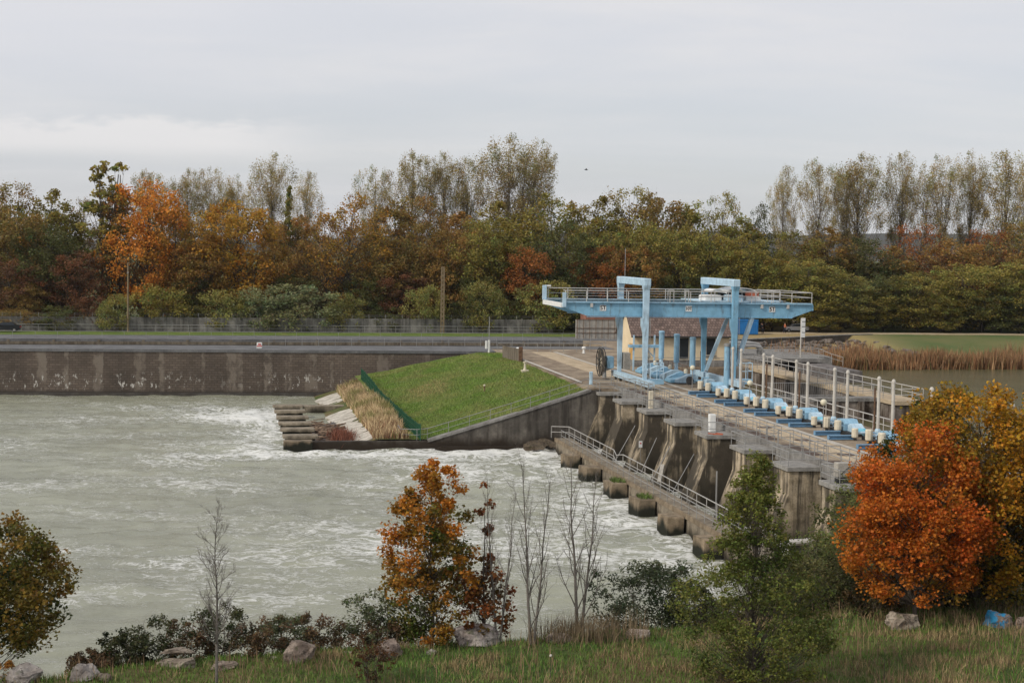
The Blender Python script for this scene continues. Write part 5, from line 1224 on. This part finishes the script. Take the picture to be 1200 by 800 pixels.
# bare trees
def bare(name, label, px, py, H, seed, r0, trunk='bark_grey', n_stem=1, **kw):
    p = gp(px, py); t = thing(name, label, 'tree', tuple(p), None, 'world'); t['_b'] = (0,0,0); T1 = MB(); T2 = MB(); tips = []
    for k in range(n_stem):
        le = kw.pop('leans', None) if k == 0 else None; L = (0,0) if n_stem == 1 else ((-.45, .1), (.5, -.1), (.1, .4))[k]
        a, b, c = twig_tree(seed+k, H*(1-.07*k), r0*(1-.1*k), lean=L, **kw); off = (k*.12-.1*(n_stem > 1), 0, -.05); T1.add([Vector(q)+Vector(off) for q in a.v], a.f); T2.add([Vector(q)+Vector(off) for q in b.v], b.f)
    T1.build('trunk', trunk, t); T2.build('twigs', trunk, t); return t
bare('bare_sapling', 'lone bare sapling with fine twigs in front of the bank hedge', 254, 803, 6.0, 301, .055, n1=46, ang=46, l1=.25, hb=.2, n2=6, n3=4)
bare('bare_tree', 'slender bare tree growing right beside the slim red brown tree', 585, 752, 6.1, 311, .05, n1=18, ang=16, l1=.34, hb=.12, n2=4, n3=2, n_stem=2)
bare('bare_tree', 'forked bare tree in the middle of the three bare trees', 625, 754, 6.8, 321, .062, n1=18, ang=20, l1=.36, hb=.08, n2=4, n3=2, n_stem=2)
bare('bare_tree', 'double stemmed bare tree with spreading limbs nearest the baffle blocks', 680, 743, 6.9, 331, .075, n1=17, ang=30, l1=.38, hb=.1, n2=4, n3=2, n_stem=2)
# shrubs
def shrub(label, px, py, H, Wd, seed, pal, ls=.12, nc=60, lpc=60, name='shrub', dy=0., gap=.25, cr=.12, group=None, prof=ROUND, stem='bark', aspect=2.):
    p = gp(px, py); p.y += dy; p.z = ground_z(p.x, p.y)-.1; return plant(name, label, 'shrub', p, seed, group, ls, stem, 'foliage', 'stem', aspect=aspect, H=H, Wd=Wd, hb=.03, prof=prof, nc=nc, cr=cr, lpc=lpc, pal=pal, gap=gap, r0=.035, stems=4, spread=Wd*.28, fill=.45)
DK = pal2((.032,.045,.016), (.08,.08,.032), 1.6, 0, .1, .2); BRAM = pal2((.08,.06,.03), (.17,.105,.055), 1.7, 0, .2, .2); GS = pal2((.07,.09,.04), (.16,.17,.085), 1.7, 0, .25, .3)
G = 'bank hedge shrubs'
for i, (px, py, H, Wd, pl, l) in enumerate([(108,778,.75,1.7,BRAM,'low brown bramble at the tip of the bank hedge'),(146,768,1.15,1.9,DK,'small dark shrub at the river end of the bank hedge'),(183,766,1.75,2.3,DK,'dark rounded shrub standing above the stacked slab rock'),(222,764,1.5,2.,BRAM,'brown dark shrub behind the stacked slab rock'),
    (252,763,1.95,2.4,DK,'tallest dark shrub of the hedge, behind the bare sapling'),(300,762,1.6,2.4,BRAM,'brown bramble mass right of the bare sapling'),(338,760,1.6,2.2,GS,'mixed green shrub above the dark angular rock'),(376,758,1.4,2.2,BRAM,'red brown bramble left of the grey green shrub'),(452,757,1.1,2.2,BRAM,'low red brown bramble at the foot of the orange maple')]):
    shrub(l, px, py, H, Wd, 400+i, pl, .1, 55, 55, 'hedge_shrub', .1, group=G)
shrub('grey green shrub with arching shoots left of the orange maple', 428, 757, 2.1, 2.9, 420, GS, .11, 75, 46, dy=.6, gap=.32)
shrub('dark reddish leafed sapling close to the camera on the grass', 436, 803, 1.9, 1.7, 421, pal2((.05,.028,.015), (.15,.07,.025), 2., 0, .2, .2), .09, 60, 22, 'leafy_sapling', gap=.3, prof=FAN)
shrub('big dark willow bush beside the last bare tree', 760, 738, 3.2, 4.0, 422, pal2((.035,.05,.022), (.11,.13,.07), 1.7, 0, .35, .35), .16, 120, 60, 'willow_bush', 1.5, aspect=3.2)
shrub('grey green bush between the green tree and the red maple, lower', 985, 722, 2.6, 3.6, 423, pal2((.04,.05,.018), (.1,.095,.035), 1.7, 0, .2, .2), .13, 80, 55, dy=2.)
shrub('dark bush low at the foot of the willow bush', 812, 738, 2.0, 2.6, 424, DK, .12, 60, 55, dy=1.5)
shrub('thorny brown bush before the red maple trunks', 1030, 728, 1.6, 2.6, 425, pal2((.05,.045,.02), (.12,.08,.035), 1.7, 0, .1, .1), .11, 60, 45, dy=1.)
shrub('dark bush in the shade beneath the yellow maple', 1130, 722, 2.0, 3.4, 426, DK, .13, 70, 60, dy=2.)
shrub('dark bush in the shade at the right edge beneath the maples', 1195, 722, 2.2, 3.4, 427, DK, .13, 70, 60, dy=2.5)
shrub('orange leafed bush between rocks at the river edge', 12, 797, .95, 1.2, 428, pal2((.3,.12,.02), (.4,.2,.04), 2., 0, .2, .2), .09, 40, 40)
for i, (px, py, H, Wd, Y, l) in enumerate([(990,650,3.6,4.,80,'bright green climber bush at the foot of the nearest pier'),(1022,640,3.2,4.4,86,'green bush between the nearest pier and the red maple'),(975,690,3.2,4.6,72,'grey green bush on the slope under the outlet pipe'),(945,668,2.4,3.4,74,'olive bush on the slope behind the green tree'),(1010,700,3.6,4.6,68,'tall thicket of thin bushes left of the red maple'),(900,668,2.2,3.,72,'dark bush at the water edge behind the green tree')]):
    p = atY(px, py, Y); p.z = ground_z(p.x, p.y)-.2
    plant('bank_bush', l, 'shrub', p, 440+i, 'bushes at the dam end', .15, 'bark', 'foliage', 'stem', aspect=2., H=H, Wd=Wd, hb=.03, prof=ROUND, nc=80, cr=.12, lpc=55, pal=pal2((.06,.07,.024), (.18,.19,.06), 1.7, 0, .25, .25), gap=.28, r0=.04, stems=4, spread=1.2)
for i, (px, py, H, Wd, Y, l) in enumerate([(930,640,2.6,3.6,77,'low bush in front of the outlet pipe'),(1040,670,3.,4.6,76,'tangled bush behind the red maple trunk'),(900,690,2.4,3.6,66,'bush low behind the trunk of the green tree'),(950,705,2.6,4.,64,'olive bush right of the green tree foot'),(860,680,1.8,2.6,70,'low bush at the water end of the walkway'),(845,715,2.,3.,62,'dark low bush left of the green tree foot'),(1070,650,3.6,5.,84,'bush beneath the near end of the deck'),(1110,690,3.,5.,72,'shaded bush behind the yellow maple trunk')]):
    p = atY(px, py, Y); p.z = ground_z(p.x, p.y)-.2
    plant('bank_bush', l, 'shrub', p, 470+i, 'bushes at the dam end', .15, 'bark', 'foliage', 'stem', aspect=2., H=H, Wd=Wd, hb=.03, prof=ROUND, nc=90, cr=.12, lpc=55, pal=pal2((.06,.065,.024), (.19,.18,.065), 1.7, 0, .25, .25), gap=.25, r0=.04, stems=4, spread=1.2)
# rocks
RK = [(556,757,2.4,1.3,1.0,31,(1.05,1.02,1.05),0.,'largest pale grey boulder below the orange maple'),(206,782,1.6,1.,.55,32,(.75,.7,.62),.1,'dark stained slab rock at the bottom of the stacked pair'),(264,785,1.25,.9,.5,33,(.75,.68,.62),.4,'low brown rock half sunk at the bare sapling foot'),(352,777,1.5,1.1,.95,34,(.62,.55,.5),.5,'dark angular rock below the hedge'),(97,797,1.1,.9,.7,35,(.7,.7,.72),.2,'grey rock beside the river, right of the orange bush'),(122,798,.7,.6,.45,36,(.55,.5,.45),1.,'small brown rock leaning on the grey riverside rock'),
 (28,801,1.5,1.1,.8,37,(.75,.75,.76),.7,'broad grey rock at the bottom left corner'),(3,803,1.0,.8,.6,38,(.9,.9,.9),.1,'pale grey rock cut by the left edge'),(406,766,.55,.4,.3,39,(.95,.9,.85),.2,'small pale rock right of the dark angular rock'),(320,772,.4,.35,.3,40,(.95,.9,.8),.2,'small pale stone left of the dark angular rock'),(454,772,1.3,.9,.95,41,(.6,.52,.48),.9,'brown pointed rock behind the reddish sapling'),(506,766,.6,.45,.35,42,(.9,.9,.9),.3,'small grey stone left of the largest boulder'),
 (655,752,1.3,1.,.5,43,(.8,.74,.72),-.2,'flat pinkish rock half hidden in dry weeds under the bare trees'),(748,747,1.15,.8,.62,44,(1.,.92,.86),.3,'pale wedge rock at the willow bush'),(1060,738,1.75,1.1,.9,45,(.95,.9,.8),.1,'broad pale boulder before the red maple'),(1199,736,.75,.6,.65,46,(.8,.7,.65),.4,'pinkish rock cut by the right edge')]
for px, py, a, b, c, s, tint, rz, l in RK: p = gp(px, py); rock(l, (p.x, p.y+b*.3, p.z-.2), (a, b, c), s, tint, rz)
p = gp(206, 780); rock('dark cracked slab rock on top of the stacked pair', (p.x, p.y+.3, p.z+.14), (1.4,.85,.42), 51, (.68,.63,.56), .25)
p = gp(1172, 736); rock('rounded rock with bright blue paint under the yellow maple', (p.x, p.y+.3, p.z-.1), (1.35,.9,.82), 52, (.7,.62,.56), 0., 'painted_rock')
# grass and weeds
rs = np.random.RandomState(12); n = 190000
y = 43+21*rs.uniform(0, 1, n); x = rs.uniform(-.5, .5, n)*y
def vground(x, y): return np.array([ground_z(a, b) for a, b in zip(x, y)])
sd = np.array([bank_sd(a, b) for a, b in zip(x, y)]); k = sd > .15; x, y, sd = x[k], y[k], sd[k]; z = vground(x, y)
f1 = np.array([mnoise.fractal(Vector((a*.35, b*.7, 1)), .8, 2., 4) for a, b in zip(x, y)]); f2 = np.array([mnoise.noise(Vector((a*1.1, b*1.6, 8))) for a, b in zip(x, y)])
dry = np.clip((f1+f2*.35)*1.6-.12+.02*(x), 0, 1)
n = len(x); cols = np.where((rs.uniform(size=n) < dry)[:, None], np.array([[.3,.225,.11]]), np.array([[.105,.185,.03]]))*rs.uniform(.5, 1.4, (n, 1))
br = rs.uniform(size=n) < .08; cols[br] = np.array([.13,.075,.045])*rs.uniform(.6, 1.2, (br.sum(), 1))
blades('grass', np.stack([x, y, z-.03], 1), rs.uniform(.08, .24, n)*(1+.8*dry), .024, cols, .5, 13)
q = []; cc_ = []
for px, py, a, b, c, s_, tint, rz, l in RK:
    p = gp(px, py)
    for _ in range(int(90*a)):
        an = rs.uniform(0, 6.28); rr = rs.uniform(.8, 1.25); q.append((p.x+math.cos(an)*a*.5*rr, p.y+b*.3+math.sin(an)*b*.5*rr, p.z-.05)); cc_.append((.1,.16,.03) if rs.uniform() < .7 else (.26,.2,.1))
blades('rock_grass', np.array(q), rs.uniform(.12, .38, len(q)), .026, np.array(cc_)*rs.uniform(.5, 1.3, (len(q), 1)), .45, 16)
n = 9000; y = 45+18*rs.uniform(0, 1, n); x = rs.uniform(-.36, .40, n)*y; f = np.array([mnoise.noise(Vector((a*.4, b*.6, 4))) for a, b in zip(x, y)]); sd = np.array([bank_sd(a, b) for a, b in zip(x, y)])
k = (sd > .3)&(f+.02*x > .02); x, y = x[k], y[k]; n = len(x); cols = np.array([[.26,.17,.1]])*rs.uniform(.45, 1.3, (n, 1))
blades('dry_weeds', np.stack([x, y, vground(x, y)-.03], 1), rs.uniform(.35, .85, n), .02, cols, .3, 14)
n = 1100; px = np.concatenate([rs.uniform(618, 760, n//2), rs.uniform(640, 720, n-n//2)]); q = np.array([list(gp(a, b)) for a, b in zip(px, rs.uniform(736, 756, n))])
blades('dead_stalks', q, rs.uniform(.5, 1.25, n), .018, np.array([[.2,.15,.09]])*rs.uniform(.4, 1.4, (n, 1)), .3, 15)
# dead flower stems on the meadow
for i, (px, py, H, l) in enumerate([(1036,798,1.5,'tall dead weed stalk with side twigs on the meadow'),(1135,760,1.2,'dead weed stalk before the broad pale boulder'),(1170,762,1.2,'dead weed stalk before the blue painted rock'),(1188,770,1.5,'tallest dark dead weed stalk near the right edge'),(690,752,.9,'thin weed stalk left of the pale wedge rock'),(645,795,.8,'short weed with a white seed head on the meadow')]):
    p = gp(px, py); t = thing('weed_stalk', l, 'weed', tuple(p), 'dead weed stalks', 'world'); t['_b'] = (0,0,0); a, b, tips = twig_tree(500+i, H, .014, n1=9, ang=40, l1=.3, hb=.35, n2=2, n3=0)
    a.build('stalk', 'bark', t); b.build('twigs', 'bark', t)
    if i == 5: m = MB(); m.ball((0,0,H), .05); m.build('seed_head', 'post_cream', t)
# ================================================================== light, air, camera
SUN_EL = 34; SUN_AZ = -124     # degrees: height, and bearing from the view direction (negative: from the left)
w = bpy.data.worlds.new('World'); scn.world = w; w.use_nodes = True; n = N(w.node_tree); bg = w.node_tree.nodes['Background']
sky = n.new('ShaderNodeTexSky', sky_type='NISHITA'); sky.sun_disc = False; sky.sun_elevation = R(SUN_EL); sky.sun_rotation = R(SUN_AZ); sky.air_density = 1.; sky.dust_density = 1.5; sky.altitude = 100
c = n.new('ShaderNodeTexCoord'); sep = n.new('ShaderNodeSeparateXYZ'); n.link(c.outputs['Generated'], sep.inputs[0])
zz = n.math('MAXIMUM', sep.outputs['Z'], .0)
den = n.math('ADD', zz, .09); comb = n.new('ShaderNodeCombineXYZ'); n.link(n.math('DIVIDE', sep.outputs['X'], den), comb.inputs[0]); n.link(n.math('DIVIDE', sep.outputs['Y'], den), comb.inputs[1])
mp = n.new('ShaderNodeMapping'); mp.inputs['Scale'].default_value = (.55, .9, 1); mp.inputs['Location'].default_value = (1.3, .4, 0); n.link(comb.outputs[0], mp.inputs[0])
cl = n.noise(mp.outputs[0], .9, 7, .6, .3)
veil = n.noise(mp.outputs[0], .35, 4, .5)
cov = n.math('ADD', n.math('MULTIPLY', n.step(cl, .38, .66), .08), n.math('ADD', n.math('MULTIPLY', n.step(veil, .36, .62), .13), n.math('ADD', .66, n.math('MULTIPLY', n.step(sep.outputs['Z'], .03, .17), .2))))
cov = n.math('MINIMUM', cov, .97)
cloud = n.mix(n.step(cl, .35, .75), (7.4, 7.5, 7.95), (7.85, 7.8, 7.95))
# a low bank of cumulus over the left of the wood
cx = n.math('DIVIDE', sep.outputs['X'], n.math('MAXIMUM', sep.outputs['Y'], .05)); cz = n.math('DIVIDE', sep.outputs['Z'], n.math('MAXIMUM', sep.outputs['Y'], .05))
cc = n.new('ShaderNodeCombineXYZ'); n.link(n.math('MULTIPLY', cx, 11.), cc.inputs[0]); n.link(n.math('MULTIPLY', cz, 30.), cc.inputs[1])
cu = n.noise(cc.outputs[0], 1.6, 7, .6)
edge = n.math('ADD', cz, n.math('MULTIPLY', n.math('SUBTRACT', cu, .5), -.05))
mask = n.math('MULTIPLY', n.math('MULTIPLY', n.step(edge, .083, .072), n.step(cz, .05, .064)), n.step(cx, -.1, -.2))
col = n.mix(cov, sky.outputs[0], cloud); col = n.mix(n.math('MULTIPLY', mask, .75), col, (8.6, 8.4, 8.35))
n.link(col, bg.inputs[0]); bg.inputs[1].default_value = .1
ld = bpy.data.lights.new('Sun', 'SUN'); ld.energy = 2.5; ld.angle = R(8); ld.color = (1, .93, .82)
lo = bpy.data.objects.new('Sun', ld); COL.objects.link(lo)
sd_ = Vector((math.sin(R(SUN_AZ))*math.cos(R(SUN_EL)), math.cos(R(SUN_AZ))*math.cos(R(SUN_EL)), math.sin(R(SUN_EL))))
lo.rotation_euler = sd_.to_track_quat('Z', 'Y').to_euler()
HAZE = True
if HAZE:
    hz = MB().box(-2100, 2900, -200, 3600, -10, 140).build('haze', 'white', None, (0,0,0), 'world'); hz['kind'] = 'stuff'
    mm = bpy.data.materials.new('haze_air'); mm.use_nodes = True; nt = mm.node_tree; nt.nodes.remove(nt.nodes['Principled BSDF']); pv = nt.nodes.new('ShaderNodeVolumePrincipled')
    pv.inputs['Color'].default_value = (.86, .91, 1, 1); pv.inputs['Density'].default_value = .00005; pv.inputs['Anisotropy'].default_value = .3
    nt.links.new(pv.outputs[0], nt.nodes['Material Output'].inputs['Volume']); hz.data.materials.clear(); hz.data.materials.append(mm)
cam = bpy.data.cameras.new('Camera'); co = bpy.data.objects.new('Camera', cam); COL.objects.link(co); scn.camera = co
cam.sensor_fit = 'HORIZONTAL'; cam.sensor_width = 36; cam.lens = FPX/1200*36; cam.clip_start = .5; cam.clip_end = 9000
m = Matrix((RT, UP, -FW)).transposed().to_4x4(); m.translation = Vector((0,0,HC)); co.matrix_world = m
vs = scn.view_settings; vs.view_transform = 'Standard'; vs.look = 'None'; vs.exposure = 0; vs.gamma = 1; vs.use_curve_mapping = False
scn.cycles.max_bounces = 6; scn.cycles.diffuse_bounces = 3; scn.cycles.transparent_max_bounces = 6; scn.cycles.volume_bounces = 0
scn.cycles.use_denoising = True
for o in bpy.data.objects:
    if '_b' in o: del o['_b']
for me in list(bpy.data.meshes):
    if me.users == 0: bpy.data.meshes.remove(me)
